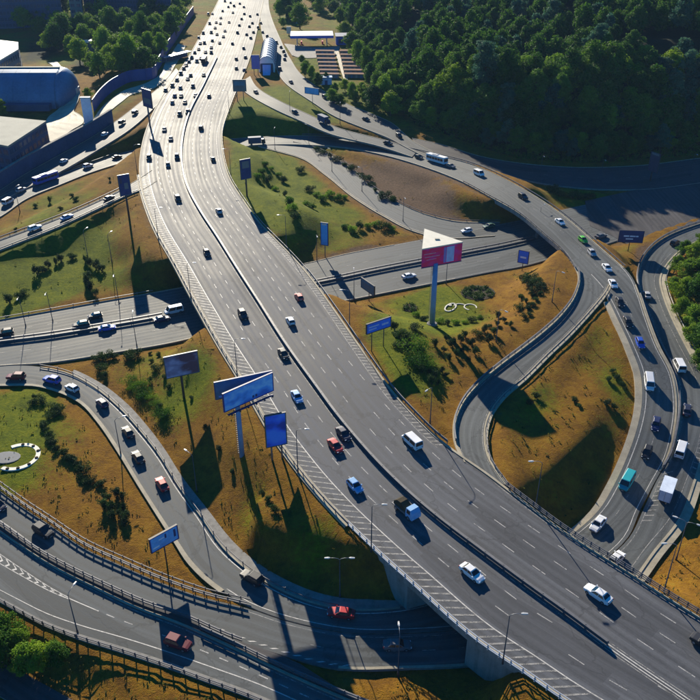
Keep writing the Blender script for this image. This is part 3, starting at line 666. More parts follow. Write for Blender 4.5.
# ---------------------------------------------------------------- guard rails
POST = {}
def post_mesh(h, w, mat):
    k = (h, w, mat)
    if k not in POST: POST[k] = MB().box(-w / 2, w / 2, -w / 2, w / 2, -0.1, h).box(-w, w, -w * .3, w * .3, h * .55, h * .75).mesh('post', mat)
    return POST[k]
def rail(name, label, line, zs, sec=(0.10, 0.30), gap=4.0, mat='rail_dark', postmat='rail_dark', ph=0.85, pw=0.14, maxposts=300, cat='guard rail', group='guard rails along the roads'):
    """beam(s) at heights zs following a line, on posts; posts are parts"""
    p0 = line[0]; t = thing(name, label, cat, p0, 0, group); L = np.concatenate([[0], np.cumsum(np.linalg.norm(np.diff(line, axis=0), axis=1))])
    tn = np.gradient(line[:, :2], axis=0); tn /= np.linalg.norm(tn, axis=1)[:, None]; nv = np.stack([-tn[:, 1], tn[:, 0], 0 * tn[:, 0]], 1)
    for z in zs:
        hw, hh = sec[0] / 2, sec[1] / 2; mb = MB(); rings = []
        for a, q in zip(line - p0, nv):
            c = a + [0, 0, z]; u = np.array([0, 0, 1.0])
            # W-shaped beam section
            rings.append([c + q * hw - u * hh, c + q * hw * .3 - u * hh * .5, c + q * hw, c + q * hw * .3 + u * hh * .5, c + q * hw + u * hh, c - q * hw + u * hh, c - q * hw - u * hh])
        mb.loft(rings); mb.build('beam', mat, t)
    k = int(L[-1] / gap) + 1; me = post_mesh(ph, pw, postmat)
    if k <= maxposts:
        for i in range(k):
            q = np.array([np.interp(min(i * gap, L[-1]), L, line[:, a]) for a in range(3)]) - p0
            o = link('post', me, t); o.location = tuple(q)
    return t
def barrier(name, label, line, w=0.5, h=0.85, mat='concrete', cat='barrier', seg=4.0, group='barriers along the roads'):
    """a concrete barrier cast in short profiled units laid end to end"""
    p0 = line[0]; t = thing(name, label, cat, p0, 0, group); L = np.concatenate([[0], np.cumsum(np.linalg.norm(np.diff(line, axis=0), axis=1))])
    def at(s): return np.array([np.interp(s, L, line[:, a]) for a in range(3)])
    k = int(L[-1] / seg)
    for i in range(k):
        a, b = at(i * seg + .04), at((i + 1) * seg - .04); d = (b - a)[:2]; d /= np.linalg.norm(d); nv = np.array([-d[1], d[0], 0])
        prof = [(-w / 2, 0), (-w / 2, .12 * h), (-w * .22, .42 * h), (-w * .14, h), (w * .14, h), (w * .22, .42 * h), (w / 2, .12 * h), (w / 2, 0)]
        mb = MB(); mb.loft([[q - p0 + nv * x + np.array([0, 0, z]) for x, z in prof] for q in (a, b)])
        mb.build('barrier_unit', mat, t)
    return t
def sub(line, a, b): return line[min(a, b):max(a, b) + 1]
med = M_MED + np.array([0, 0, .02])
iA, iB_, iC = ML.idx(607, 645, M_MED), ML.idx(300, 366, M_MED), ML.idx(217, 58, M_MED)
rail('guard_rail', 'dark double guard rail dividing the main highway, near half', sub(med, iA, iB_), (.45, .78), (.5, .26), 4.0, ph=.95, pw=.2)
rail('guard_rail', 'dark guard rail dividing the main highway, far half', sub(med, iB_, iC), (.45, .78), (.5, .26), 6.0, ph=.95, pw=.2)
el = RD['ML'].off(-.25, 'A', .02); er = RD['MR'].off(-.25, 'B', .02)
j0, j1, j2, j3 = ML.idx(565, 697, EL), ML.idx(345, 521, EL), ML.idx(176, 264, EL), ML.idx(165, 91, EL)
rail('guard_rail', 'dark guard rail on the highway edge above the blue billboards', sub(el, j1, j2), (.62,), (.12, .32), 4.0)
rail('guard_rail', 'guard rail on the highway edge beside the raised ramp', sub(el, j2, ML.idx(141, 176, EL)), (.62,), (.12, .32), 5.0)
rail('bridge_railing', 'pale railing of close posts on the highway bridge over the dark underpass', sub(el, 0, j1), (1.12, .55, .25), (.12, .12), 2.0, 'pale_rail', 'pale_rail', 1.15, .13, cat='railing', group='bridge railings')
m0, m1, m2, m3 = MR.idx(760, 655, ER), MR.idx(507, 487, ER), MR.idx(447, 447, ER), MR.idx(223, 150, ER)
rail('bridge_railing', 'dark railing of close posts along the highway above the orange verge', sub(er, m0, m1), (1.1, .7, .3), (.12, .14), 1.6, 'rail_dark', 'rail_dark', 1.25, .12, cat='railing', group='bridge railings')
rail('guard_rail', 'dark guard rail on the highway edge beside the red billboard lawn', sub(er, m2, MR.idx(307, 272, ER)), (.62, .95), (.14, .26), 4.0, ph=1.1)
rail('guard_rail', 'guard rail on the highway edge above the green slope', sub(er, MR.idx(307, 272, ER), MR.idx(235, 92, ER)), (.62,), (.12, .32), 5.0)
for t, nm in ((.475, 'upper'), (.535, 'lower')):
    rail('guard_rail', f'{nm} of the two dark rails dividing the straight road west of the bridge', sub(B.frac(t, .01), 0, B.idx(165, 316)), (.6,), (.45, .4), 5.0)
    rail('guard_rail', f'{nm} of the two dark rails dividing the straight road east of the bridge', sub(B.frac(t, .01), B.idx(305, 285), B.idx(530, 238)), (.6,), (.45, .4), 5.0)
rail('guard_rail', 'pale thin rail along the grass edge of the straight road', sub(B.off(-.6, 'A', -.1), 0, B.idx(168, 316)), (.6,), (.1, .2), 6.0, 'galvanised', 'galvanised')
rail('guard_rail', 'black double rail between the orange grass and the curved road', sub(KD.off(-.4, 'A', 0), 0, KD.idx(236, 622)), (.45, .95), (.16, .2), 2.2, ph=1.15, pw=.16)
rail('guard_rail', 'lower black rail just behind the double rail by the orange grass', sub(KD.off(-1.5, 'A', 0), 0, KD.idx(236, 622)), (.5,), (.14, .22), 2.2, ph=.8, pw=.14)
rail('guard_rail', 'black rail with tall posts dividing the two curved roads in the near corner', sub((KD.B), 0, KD.idx(255, 635)) * .4 + .6 * sub((KD.B), 0, KD.idx(255, 635)) + [0, 0, 0], (.4, .95), (.2, .28), 2.2, ph=1.25, pw=.16)
K2x = K2.off(-.35, 'A', 0)
rail('guard_rail', 'black rail on the concrete plinth above the arrow hatching', sub(K2x, K2.idx(190, 650), K2.n - 1), (.4, .95), (.2, .28), 2.2, ph=1.25, pw=.16)
rail('guard_rail', 'black rail with posts along the outer edge above the brown grass bank', sub(K2.off(-1.1, 'B', 0), 0, K2.n - 1), (.55, 1.0), (.16, .2), 2.2, ph=1.25, pw=.17)
rail('guard_rail', 'double black rail on the outside of the loop ramp', RR.off(-.35, 'A', .02)[:-3], (.45, .85), (.3, .24), 3.0, ph=.95)
rail('guard_rail', 'dark rail on the inside of the loop ramp', RR.off(-.35, 'B', .02)[2:], (.62,), (.14, .3), 3.0)
e0, e1, e2 = E.idx(300, 140), E.idx(430, 158), E.idx(612, 268)
rail('guard_rail', 'dark rail between the flyover and the upper slip road', sub(E.off(-.3, 'A', .02), e0, e1), (.65,), (.2, .34), 5.0)
rail('guard_rail', 'rail on the hill side of the flyover', sub(E.off(-.3, 'A', .02), e1, e2), (.65,), (.16, .34), 4.0)
rail('guard_rail', 'rail on the sunny side of the flyover above the underpass', sub(E.off(-.3, 'B', .02), E.idx(470, 172), E.idx(590, 268)), (.65,), (.16, .34), 4.0)
rail('guard_rail', 'rail along the raised ramp above the shaded grass bank', RD['L1'].off(-.3, 'B', .02)[:-6], (.65,), (.14, .32), 5.0, 'galvanised', 'galvanised')
rail('guard_rail', 'rail on the far side of the raised ramp by the brown strip', RD['L1'].off(-.3, 'A', .02)[:-8], (.65,), (.14, .32), 5.0)
rail('guard_rail', 'rail beside the shaded road below the brown strip', sub(E.off(-.3, 'A', .02), E.idx(-30, 222), E.idx(118, 158)), (.65,), (.14, .32), 6.0)
kd = KD.off(-.3, 'A', .02); kdi, kdj = KD.idx(677, 465), KD.idx(655, 290)
rail('guard_rail', 'dark barrier dividing the two curving lanes of traffic', sub(kd, kdi, kdj), (.4, .85), (.4, .34), 3.0, ph=1.05, pw=.2)
rail('guard_rail', 'curving rail where the right hand road bends away behind the blue sign', sub(kd, kdj, KD.idx(735, 222)), (.45, .85), (.3, .24), 4.0, ph=1.0)
rail('guard_rail', 'thin rail between the right hand road and the trees', sub(KD.off(-1.5, 'B', .02), KD.idx(700, 400), KD.idx(735, 222)), (.6,), (.12, .25), 5.0, 'galvanised', 'galvanised')
rail('guard_rail', 'thin dark rail on the outer bend of the queue slip road', sub(GE.off(-.1, 'A', .02), GE.idx(40, 376), GE.idx(330, 610)), (.55,), (.1, .2), 5.0)
rail('guard_rail', 'thin rail of the pale slip road on the slope', RD['F'].off(-.3, 'A', .02)[8:], (.55,), (.1, .2), 6.0)

# ---------------------------------------------------------------- bridges: abutments and piers
def abutment(label, ia, ib, ja, jb, zlo=-0.6):
    """solid block under both carriageways; (ia, ib) station range on the west edge, (ja, jb) on the east"""
    n = 10; l = np.linspace(ia, ib, n); r = np.linspace(ja, jb, n)
    f = lambda arr, x: np.array([np.interp(x, np.arange(len(arr)), arr[:, k]) for k in range(3)])
    mb = MB(); rings = []
    for a, b in zip(l, r):
        p, q = f(EL, a), f(ER, b); u = (q - p) / np.linalg.norm(q - p); p = p + u * .35; q = q - u * .35
        rings.append([(p[0], p[1], zlo), (q[0], q[1], zlo), (q[0], q[1], ZM - 1.52), (p[0], p[1], ZM - 1.52)])
    mb.loft(rings); o = mb.build('bridge_abutment', 'concrete'); tag(o, label, 'abutment', 'bridge abutments'); return o
ai = lambda x, y: ML.idx(x, y, EL); aj = lambda x, y: MR.idx(x, y, ER)
abutment('concrete abutment wall on the far side of the dark underpass', ai(404, 576), ai(352, 528), aj(566, 533), aj(530, 508))
abutment('concrete abutment wall on the near side of the dark underpass', ai(530, 679), ai(466, 632), aj(700, 617), aj(650, 586))
def pier(label, p, ztop):
    p = np.asarray(p); t = thing('bridge_pier', label, 'pier', (p[0], p[1], height_at(p[0], p[1]) - .3), 0, 'bridge piers'); h = ztop - t.location.z
    MB().tube([(0, 0, 0), (0, 0, h - .8)], .55, 14).build('column', 'concrete', t, True); MB().box(-1.6, 1.6, -.7, .7, h - .8, h).build('cap', 'concrete', t)
ib = B.idx(205, 305)
for q, nm in ((B.frac(.5)[B.idx(205, 306)], 'at the west side of the highway bridge over the straight road'), (B.frac(.5)[B.idx(270, 293)], 'at the east side of the highway bridge over the straight road'),
              (B.frac(.5)[B.idx(535, 237)], 'in the dark under the flyover'), (GE.B[GE.idx(470, 610)], 'in the underpass below the railing')):
    pier('round concrete pier ' + nm, q, 5.45)
# retaining wall whose shadow covers the road below it
def wall_line(name, label, pts, h, thick, mat, z=None, cap=None, cat='wall', panel=None):
    L = [pick(*p) for p in pts] if z is None else [G(p[0], p[1], z) for p in pts]
    L = catmull(L, 3.0); p0 = L[0].copy(); t = thing(name, label, cat, p0); D = np.concatenate([[0], np.cumsum(np.linalg.norm(np.diff(L, axis=0), axis=1))])
    at = lambda s: np.array([np.interp(s, D, L[:, k]) for k in range(3)]); seg = panel or 6.0; k = max(1, int(D[-1] / seg))
    for i in range(k):
        a, b = at(i * seg + .03), at((i + 1) * seg - .03); d = (b - a)[:2]; d /= np.linalg.norm(d); nv = np.array([-d[1], d[0], 0]) * thick / 2; mb = MB()
        mb.loft([[q - p0 + nv - [0, 0, 1.5], q - p0 - nv - [0, 0, 1.5], q - p0 - nv + [0, 0, h], q - p0 + nv + [0, 0, h]] for q in (a, b)])
        mb.build('wall_panel', mat, t)
        if cap: 
            mb = MB(); mb.loft([[q - p0 + nv * 1.5 + [0, 0, h + .01], q - p0 - nv * 1.5 + [0, 0, h + .01], q - p0 - nv * 1.5 + [0, 0, h + .3], q - p0 + nv * 1.5 + [0, 0, h + .3]] for q in (a, b)]); mb.build('coping', cap, t)
    return t
l4 = RD['L4']
wall_line('retaining_wall', 'long dark blue retaining wall shading the road behind the box building', [(-40, 211), (0, 189), (25, 173), (50, 159), (95, 134), (118, 119)], 6.0, .8, 'wall_navy', None, 'concrete')
wall_line('hoarding_wall', 'tall blue panel wall winding below the green trees', [(94, 112), (103, 100), (118, 88), (135, 81), (148, 80), (158, 70), (166, 55), (175, 42), (184, 28), (194, 14)], 6.0, .3, 'panel_blue', None, None, 'wall', 4.0)
# ---------------------------------------------------------------- vegetation
def leaf_cloud(clumps, per, size, seed, flat=0.0):
    """small leaf faces spread through clumps; clumps = (centre, radii)"""
    g = np.random.default_rng(seed); V = []
    for c, r in clumps:
        u = g.normal(size=(per, 3)); u /= np.linalg.norm(u, axis=1)[:, None]
        p = np.array(c) + u * np.array(r) * (g.random((per, 1)) ** 0.33) * g.uniform(.85, 1.1, (per, 1))
        n = u + g.normal(size=(per, 3)) * .8 + [0, 0, .35]; n /= np.linalg.norm(n, axis=1)[:, None]
        a = np.cross(n, g.normal(size=(per, 3))); a /= np.linalg.norm(a, axis=1)[:, None]; b = np.cross(n, a)
        s = size * g.uniform(.6, 1.3, (per, 1)); w = s * g.uniform(.55, .9, (per, 1))
        V.append(np.stack([p - a * s, p - b * w * .8, p + a * s, p + b * w * .8], 1).reshape(-1, 3))
    V = np.concatenate(V); return V, np.arange(len(V)).reshape(-1, 4)
def raw_mesh(name, V, F, mat):
    me = bpy.data.meshes.new(name); me.vertices.add(len(V)); me.vertices.foreach_set('co', np.asarray(V, np.float32).ravel())
    me.loops.add(F.size); me.loops.foreach_set('vertex_index', F.ravel().astype(np.int32)); me.polygons.add(len(F))
    me.polygons.foreach_set('loop_start', np.arange(0, F.size, F.shape[1], dtype=np.int32)); me.polygons.foreach_set('loop_total', np.full(len(F), F.shape[1], np.int32))
    me.update(calc_edges=True); me.materials.append(MATS[mat]); return me
def tree_clumps(seed, h, rad, k, low=.25):
    g = np.random.default_rng(seed); out = []
    for i in range(k):
        t = (i + .5) / k; z = h * (low + (1 - low - .08) * t); prof = math.sin(math.pi * min(1, .12 + .86 * t)) ** .7
        a = i * 2.39996 + g.uniform(-.5, .5); rr = rad * prof * (g.uniform(.35, .85) if i % 4 else g.uniform(0, .3))
        cr = rad * g.uniform(.26, .46)
        out.append(((math.cos(a) * rr, math.sin(a) * rr, z + g.uniform(-.05, .05) * h), (cr, cr, cr * g.uniform(.65, .95))))
    return out
TREES = []
def make_tree_kind(i, h, rad, k, per, leaf, mat):
    cl = tree_clumps(50 + i, h, rad, k); V, F = leaf_cloud(cl, per, leaf, 90 + i); cm = raw_mesh('crown', V, F, mat)
    mb = MB(); mb.tube([(0, 0, -1), (.1, 0, h * .3), (.05, .1, h * .75)], [.32, .24, .07], 7)
    for c, r in cl[2::3]: mb.tube([(.1, 0, max(.2 * h, c[2] - .22 * h)), (c[0] * .5, c[1] * .5, c[2] - .1 * h), c], [.14, .09, .03], 5)
    TREES.append((cm, mb.mesh('trunk', 'bark'), h, (V, F)))
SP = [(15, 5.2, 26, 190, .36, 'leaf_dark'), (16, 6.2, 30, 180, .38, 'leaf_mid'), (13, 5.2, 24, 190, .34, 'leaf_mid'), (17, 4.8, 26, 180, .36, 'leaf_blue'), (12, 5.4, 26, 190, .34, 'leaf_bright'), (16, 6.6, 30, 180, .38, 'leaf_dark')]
for i, q in enumerate(SP): make_tree_kind(i, *q)
def plant_tree(kind, p, s, label, group, name='broadleaf_tree'):
    cm, tm, h, _ = TREES[kind]; t = thing(name, label, 'tree', p, random.random() * 6.28, group); w_ = s * random.uniform(1.0, 1.4); t.scale = (w_, w_ * random.uniform(.85, 1.15), s * random.uniform(.85, 1.12))
    link('crown', cm, t); link('trunk', tm, t); return t
# the wooded hill: nearest trees one by one, the rest as one mass
g = np.random.default_rng(11); cand = []
Yv = 330.0
for _ in range(90000):
    py = g.uniform(-45, 165); px = g.uniform(318, 760); z = 0
    p = None
    Y = g.uniform(325, 1150); X = g.uniform(0, 620)
    fy = np.interp(X, FOOT[:, 0], FOOT[:, 1]); lx = np.interp(Y, LEFTF[:, 1], LEFTF[:, 0])
    if Y < fy - 1 or X < lx + 4: continue
    if X > .50 * Y + 40: continue
    d_ = Y - fy; gap = (5.0 if d_ < 16 else 6.6) + max(0, Y - 352) * .012
    cand.append((X, Y, gap))
    if len(cand) > 16000: break
for _ in range(26000):
    X = g.uniform(20, 330); fy = np.interp(X, FOOT[:, 0], FOOT[:, 1]); d_ = g.uniform(-1, 32); Y = fy + d_
    if X < np.interp(Y, LEFTF[:, 1], LEFTF[:, 0]) + 3: continue
    cand.append((X, Y, 4.4 if d_ < 16 else 6.6))
grid = {}; keep = []
for X, Y, gap in cand:
    k = (int(X // 12), int(Y // 12)); ok = True
    for a in (-1, 0, 1):
        for b in (-1, 0, 1):
            for q in grid.get((k[0] + a, k[1] + b), ()):
                if (q[0] - X) ** 2 + (q[1] - Y) ** 2 < gap * gap: ok = False; break
    if ok: grid.setdefault(k, []).append((X, Y)); keep.append((X, Y, gap))
keep.sort(key=lambda q: q[1])
def clearing(X, Y):
    # glades that open between the tree groups
    return math.sin(X * .045 + 1.3 * math.sin(Y * .018)) + math.sin(Y * .05 + .8)
keep = [q for q in keep if not (q[1] - np.interp(q[0], FOOT[:, 0], FOOT[:, 1]) > 34 and clearing(q[0], q[1]) > 1.55)]
def tree_size(X, Y):
    fy = np.interp(X, FOOT[:, 0], FOOT[:, 1]); d = Y - fy
    return (.66 if d < 6 else .86 if d < 16 else 1.12 if d < 38 else .92) * random.uniform(.82, 1.2) * (1 + max(0, Y - 450) * .0006)
vis = lambda q: PROJ((q[0], q[1], height_at(q[0], q[1]) + 8))
keep = [q for q in keep if -60 < vis(q)[0] < 790]
keep.sort(key=lambda q: q[1] - (12 if 14 < q[1] - np.interp(q[0], FOOT[:, 0], FOOT[:, 1]) < 36 else 0))
front = keep[:190]; rest = keep[190:]
ADJ = ['dark dense', 'mid green', 'small mid green', 'bluish slender', 'bright green', 'broad dark']
for X, Y, gap in front:
    fd_ = Y - np.interp(X, FOOT[:, 0], FOOT[:, 1]); ridge = 15 < fd_ < 40
    kind = random.choices(range(6), (2, 5, 4, 2, 4, 2) if ridge else (4, 3, 3, 2, .5, 4))[0]  # leaf colours carry the sun on the ridge and the shade below
    plant_tree(kind, (X, Y, height_at(X, Y) - .3), tree_size(X, Y), ADJ[kind] + (' tree on the sunlit ridge of the wooded hill' if ridge else ' tree low on the shaded front of the wooded hill' if fd_ <= 15 else ' tree behind the ridge of the wooded hill'), 'trees on the wooded hill')
VV, FF, o = {}, {}, 0
for X, Y, gap in rest[:1300]:
    kind = random.choices(range(6), (4, 4, 3, 3, 1, 4))[0]; V, F = TREES[kind][3]; k = max(2, int(round((Y - 300) / 110)))
    sel = np.arange(0, len(F), k); Vs = V.reshape(-1, 4, 3)[sel]; c = Vs.mean(1, keepdims=True); Vs = (c + (Vs - c) * math.sqrt(k)).reshape(-1, 3)
    s = tree_size(X, Y) * 1.2; a = random.random() * 6.28; ca_, sa_ = math.cos(a) * s, math.sin(a) * s
    W = np.stack([Vs[:, 0] * ca_ - Vs[:, 1] * sa_ + X, Vs[:, 0] * sa_ + Vs[:, 1] * ca_ + Y, Vs[:, 2] * s + height_at(X, Y)], 1)
    VV.setdefault(SP[kind][5], []).append(W)
g = np.random.default_rng(31); cl = []
for _ in range(2600):
    X = g.uniform(18, 330); fy = np.interp(X, FOOT[:, 0], FOOT[:, 1]); Y = fy + g.uniform(-5, 30)
    if X < np.interp(Y, LEFTF[:, 1], LEFTF[:, 0]) + 1: continue
    r = g.uniform(.9, 2.2); cl.append(((X, Y, height_at(X, Y) + r * .5), (r, r, r * .8)))
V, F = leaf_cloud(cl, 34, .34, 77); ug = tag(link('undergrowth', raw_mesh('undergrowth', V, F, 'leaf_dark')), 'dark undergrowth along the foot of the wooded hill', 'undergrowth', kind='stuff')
fo = thing('forest', 'dense mass of trees covering the top of the hill', 'forest', kind='stuff')
for m, L in VV.items():
    W = np.concatenate(L); ob = link('foliage', raw_mesh('foliage', W, np.arange(len(W)).reshape(-1, 4), m), fo); ob['kind'] = 'stuff'

def loc(px, py): return pick(px, py)
# named single trees: px, py of the trunk foot, kind, scale, label
TL = [(42, 668, 4, .46, 'bright bushy tree beside the near corner rail'), (8, 640, 4, .46, 'bright bushy tree at the left frame edge below the rail'), (22, 650, 4, .40, 'bright tree between two others below the near corner rail'), (4, 662, 1, .46, 'mid green tree low at the left frame edge'), (28, 672, 2, .44, 'green tree beside the dark low road'), (58, 664, 2, .34, 'small tree next to the brown bank below the rail'),
      (2, 118, 4, .8, 'bushy tree at the left frame edge above the flat roof'), (0, 160, 1, .6, 'dark tree beside the box building'), (88, 98, 4, .5, 'small tree beside the pale tower')]
for px, py, k, s, lab in TL: plant_tree(k, loc(px, py) - [0, 0, .2], s, lab, 'single trees')
ORDW = lambda n: ['first', 'second', 'third', 'fourth', 'fifth', 'sixth', 'seventh', 'eighth', 'ninth', 'tenth', 'eleventh', 'twelfth', 'thirteenth', 'fourteenth', 'fifteenth', 'sixteenth', 'seventeenth', 'eighteenth', 'nineteenth', 'twentieth'][n] if n < 20 else (['twenty', 'thirty', 'forty', 'fifty', 'sixty', 'seventy'][(n + 1) // 10 - 2] + ('-' + ['', 'first', 'second', 'third', 'fourth', 'fifth', 'sixth', 'seventh', 'eighth', 'ninth'][(n + 1) % 10] if (n + 1) % 10 else '')).replace('twenty', 'twenty' if (n + 1) % 10 else 'twentieth').replace('thirty', 'thirty' if (n + 1) % 10 else 'thirtieth').replace('forty', 'forty' if (n + 1) % 10 else 'fortieth').replace('fifty', 'fifty' if (n + 1) % 10 else 'fiftieth').replace('sixty', 'sixty' if (n + 1) % 10 else 'sixtieth')
for n, (px, py, k, s) in enumerate([(684, 255, 4, .42), (693, 262, 4, .55), (702, 250, 4, .6), (676, 272, 4, .45), (688, 280, 4, .6), (700, 284, 4, .7), (673, 292, 2, .42), (684, 300, 4, .55), (697, 306, 1, .65), (680, 316, 4, .45), (692, 326, 2, .55), (704, 330, 4, .7), (690, 342, 4, .42), (700, 350, 1, .55), (698, 366, 4, .45), (712, 300, 1, .75), (716, 270, 4, .8), (712, 345, 4, .6), (706, 380, 2, .5)]):
    plant_tree(k, loc(px, py) - [0, 0, .2], s, f'{ORDW(n)} of the bright leafy trees inside the right hand bend, counting down', 'trees inside the right hand bend')
g = np.random.default_rng(5)
cl = [(65, 42), (75, 34), (85, 44), (95, 36), (105, 44), (72, 52), (55, 36), (112, 34), (90, 28), (120, 48), (128, 60), (112, 66), (122, 72), (140, 62), (100, 74), (132, 40), (142, 30), (150, 42), (158, 30), (168, 22), (150, 52), (160, 46), (172, 36), (178, 14), (166, 12), (150, 18), (138, 48), (106, 56), (50, 46), (80, 60), (92, 66), (146, 70), (176, 26), (186, 6), (128, 26), (116, 26), (60, 26), (42, 30)]
cl += [(68, 30), (100, 50), (110, 46), (118, 58), (136, 54), (144, 44), (154, 36), (162, 54), (84, 36), (98, 30), (124, 34), (146, 24), (130, 68), (58, 48), (66, 14), (78, 18), (92, 16), (104, 20), (120, 14), (134, 12), (50, 20), (36, 22), (24, 26), (144, 8), (108, 8), (158, 4)]
cl.sort()
for n, (px, py) in enumerate(cl):
    plant_tree(int(g.choice([1, 1, 2, 4, 4, 4])), loc(px, py + 4) - [0, 0, .2], g.uniform(1.0, 1.35), f'{ORDW(n)} leafy tree counted left to right in the park behind the blue panel wall', 'trees behind the blue panel wall')
cl = [(345, 34), (352, 48), (362, 40), (370, 56), (358, 62), (374, 72), (381, 84), (388, 98), (334, 12), (340, 22), (348, 8), (362, 20), (372, 32), (286, 14), (296, 8), (300, 26), (318, 84), (335, 92), (326, 80), (345, 88), (352, 96), (305, 74), (283, 24)]
cl = cl[:16] + [(366, 72), (372, 62), (380, 76), (386, 88), (392, 98), (398, 108), (378, 94), (370, 84), (384, 104), (374, 106), (390, 113), (352, 26), (358, 12), (344, 3), (330, 3), (320, 10), (312, 3), (366, 30), (366, 47), (376, 46), (381, 60), (284, 5), (290, 18), (280, 15)] + cl[16:] + [(362, 92), (356, 100), (366, 100), (340, 104), (332, 100), (312, 78), (306, 66), (302, 60)]; NS = 40
for n, (px, py) in enumerate(cl):
    small = n >= NS
    plant_tree(int(g.choice([0, 1, 2, 4])), loc(px, py + 3) - [0, 0, .2], g.uniform(.4, .6) if small else g.uniform(.85, 1.2), (f'{ORDW(n - NS)} low bushy tree around the rust roofed sheds' if small else f'{ORDW(n)} dark green tree between the filling station and the hill'), 'trees by the rust roofed sheds' if small else 'trees between station and hill')
# shrubs on the lawns
SH = []
for i, (rx, rz, k, mat) in enumerate([(1.2, 1.0, 7, 'leaf_shrub'), (1.6, 1.3, 9, 'leaf_shrub'), (1.0, 1.5, 7, 'leaf_shrub'), (1.3, 1.0, 7, 'leaf_mid'), (2.4, 1.8, 12, 'leaf_mid')]):
    q = np.random.default_rng(300 + i); cl = [((q.uniform(-.6, .6) * rx, q.uniform(-.6, .6) * rx, rz * q.uniform(.35, .9)), (rx * .5, rx * .5, rz * .42)) for _ in range(k)]
    V, F = leaf_cloud(cl, 110, .12, 400 + i); V[:, 2] = np.maximum(V[:, 2], -.05)
    mb = MB()
    for c, r in cl[:5]: mb.tube([(c[0] * .15, c[1] * .15, -.2), (c[0] * .6, c[1] * .6, c[2] * .6), c], [.06, .04, .015], 5)
    SH.append((raw_mesh('foliage', V, F, mat), mb.mesh('stem', 'bark')))
def shrub(px, py, kind, s, label, group):
    t = thing('shrub', label, 'shrub', loc(px, py), random.random() * 6.28, group); t.scale = (s, s, s * random.uniform(.85, 1.2)); link('foliage', SH[kind][0], t); link('stem', SH[kind][1], t)
def shrubs(pts, kind, s, label, group, jit=1.2, rep=1):
    pts = sorted(pts); adj, rest_ = label.split(' shrub ', 1) if ' shrub ' in label else label.split(' bush ', 1)
    for n, (x, y) in enumerate(pts):
        shrub(x + random.uniform(-.6, .6), y + random.uniform(-.6, .6), kind if random.random() < .7 else random.randrange(3), s * (1.12 if rep > 1 else .85) * random.uniform(.7, 1.2), f'{ORDW(n)} {adj} shrub {rest_}, from the left', group)
shrubs([(35, 399), (41, 402), (33, 404), (54, 408), (60, 411), (57, 415), (48, 418)], 1, 1.1, 'dark shrub above the white oval flower bed', 'shrubs above the oval flower bed', 2)
shrubs([(44, 424), (47, 431), (51, 440), (45, 427), (50, 436), (53, 444), (57, 450), (64, 455), (69, 459), (74, 461), (79, 465), (84, 471), (81, 480), (87, 483), (92, 482), (100, 485)], 0, .85, 'dark shrub in the diagonal row across the orange lawn', 'diagonal row of shrubs', 1.5, 2)
shrubs([(104, 500), (106, 508), (110, 500), (112, 510), (114, 518), (118, 496), (122, 500), (123, 510), (125, 518), (124, 526), (120, 516)], 2, .9, 'dark shrub in the clump at the end of the diagonal row', 'clump ending the diagonal row', 1.5, 2)
shrubs([(98, 360), (106, 359), (114, 358), (102, 370), (106, 376), (130, 359), (134, 357)], 1, 1.1, 'dark shrub on the brown triangle by the straight road', 'shrubs by the straight road', 2, 2)
shrubs([(128, 384), (134, 388), (140, 391), (146, 396), (152, 399), (157, 405), (162, 410), (166, 415), (160, 416), (144, 386), (150, 382)], 4, .8, 'leafy shrub in the broad hedge above the queue of cars', 'hedge above the queue', 2.5, 2)
shrubs([(150, 354), (152, 362), (158, 356), (156, 370), (163, 362), (164, 378), (168, 388), (192, 398), (219, 450), (232, 472), (268, 500), (274, 512), (262, 494), (205, 430)], 0, .9, 'small dark shrub on the bank around the dim billboard', 'scattered shrubs around the billboards', 1.5)
shrubs([(20, 298), (24, 293), (38, 275), (43, 272), (48, 268), (55, 264), (62, 261), (72, 259), (10, 303), (85, 262), (90, 266), (96, 268), (102, 272), (86, 285), (90, 290), (96, 295), (88, 278)], 2, 1.2, 'dark shrub on the green lawn below the raised ramp', 'shrubs below the raised ramp', 2, 2)
shrubs([(265, 165), (272, 170), (278, 176), (283, 182), (262, 172), (258, 178), (268, 182), (275, 190), (285, 196), (290, 203), (293, 210), (296, 218), (310, 190), (316, 196), (322, 200), (330, 196), (338, 200), (345, 198), (306, 205), (312, 208), (345, 228), (352, 232), (360, 230), (368, 228), (376, 226), (384, 228), (392, 230), (300, 172)], 3, 1.35, 'green shrub on the slope above the pale slip road', 'shrubs on the green slope', 2.5, 2)
shrubs([(316, 150), (322, 154), (330, 158), (337, 162), (345, 166), (352, 171), (360, 176), (366, 181), (372, 186), (376, 192), (384, 198), (392, 202)], 1, 1.3, 'dark shrub lining the top of the pale slip road', 'line of shrubs above the slip road', 2.5, 2)
shrubs([(395, 331), (400, 338), (405, 343), (398, 346), (410, 340), (415, 330), (408, 352)], 1, 1.1, 'dark shrub on the lawn beside the two post blue sign', 'shrubs by the two post sign', 2, 2)
shrubs([(414, 352), (420, 356), (424, 362), (416, 364), (426, 368), (422, 372)], 4, 1.2, 'full green bush in the middle of the red billboard lawn', 'full bushes on the billboard lawn', 2, 2)
shrubs([(430, 374), (436, 378), (442, 372), (438, 384), (446, 376), (432, 384), (450, 360), (456, 356), (462, 352), (444, 352), (452, 346), (460, 342), (466, 338), (472, 344), (478, 336), (484, 332), (490, 328), (494, 334), (498, 326), (505, 322), (510, 326), (488, 342), (474, 354), (468, 362), (498, 318), (445, 340), (436, 346)], 2, 1.15, 'dark shrub loosely planted on the red billboard lawn', 'loose planting on the billboard lawn', 2, 1)
shrubs([(524, 281), (530, 280), (536, 284), (540, 288), (528, 286), (534, 292)], 1, 1.3, 'dark shrub in the clump under the small blue sign', 'clump under the small blue sign', 1.5, 2)
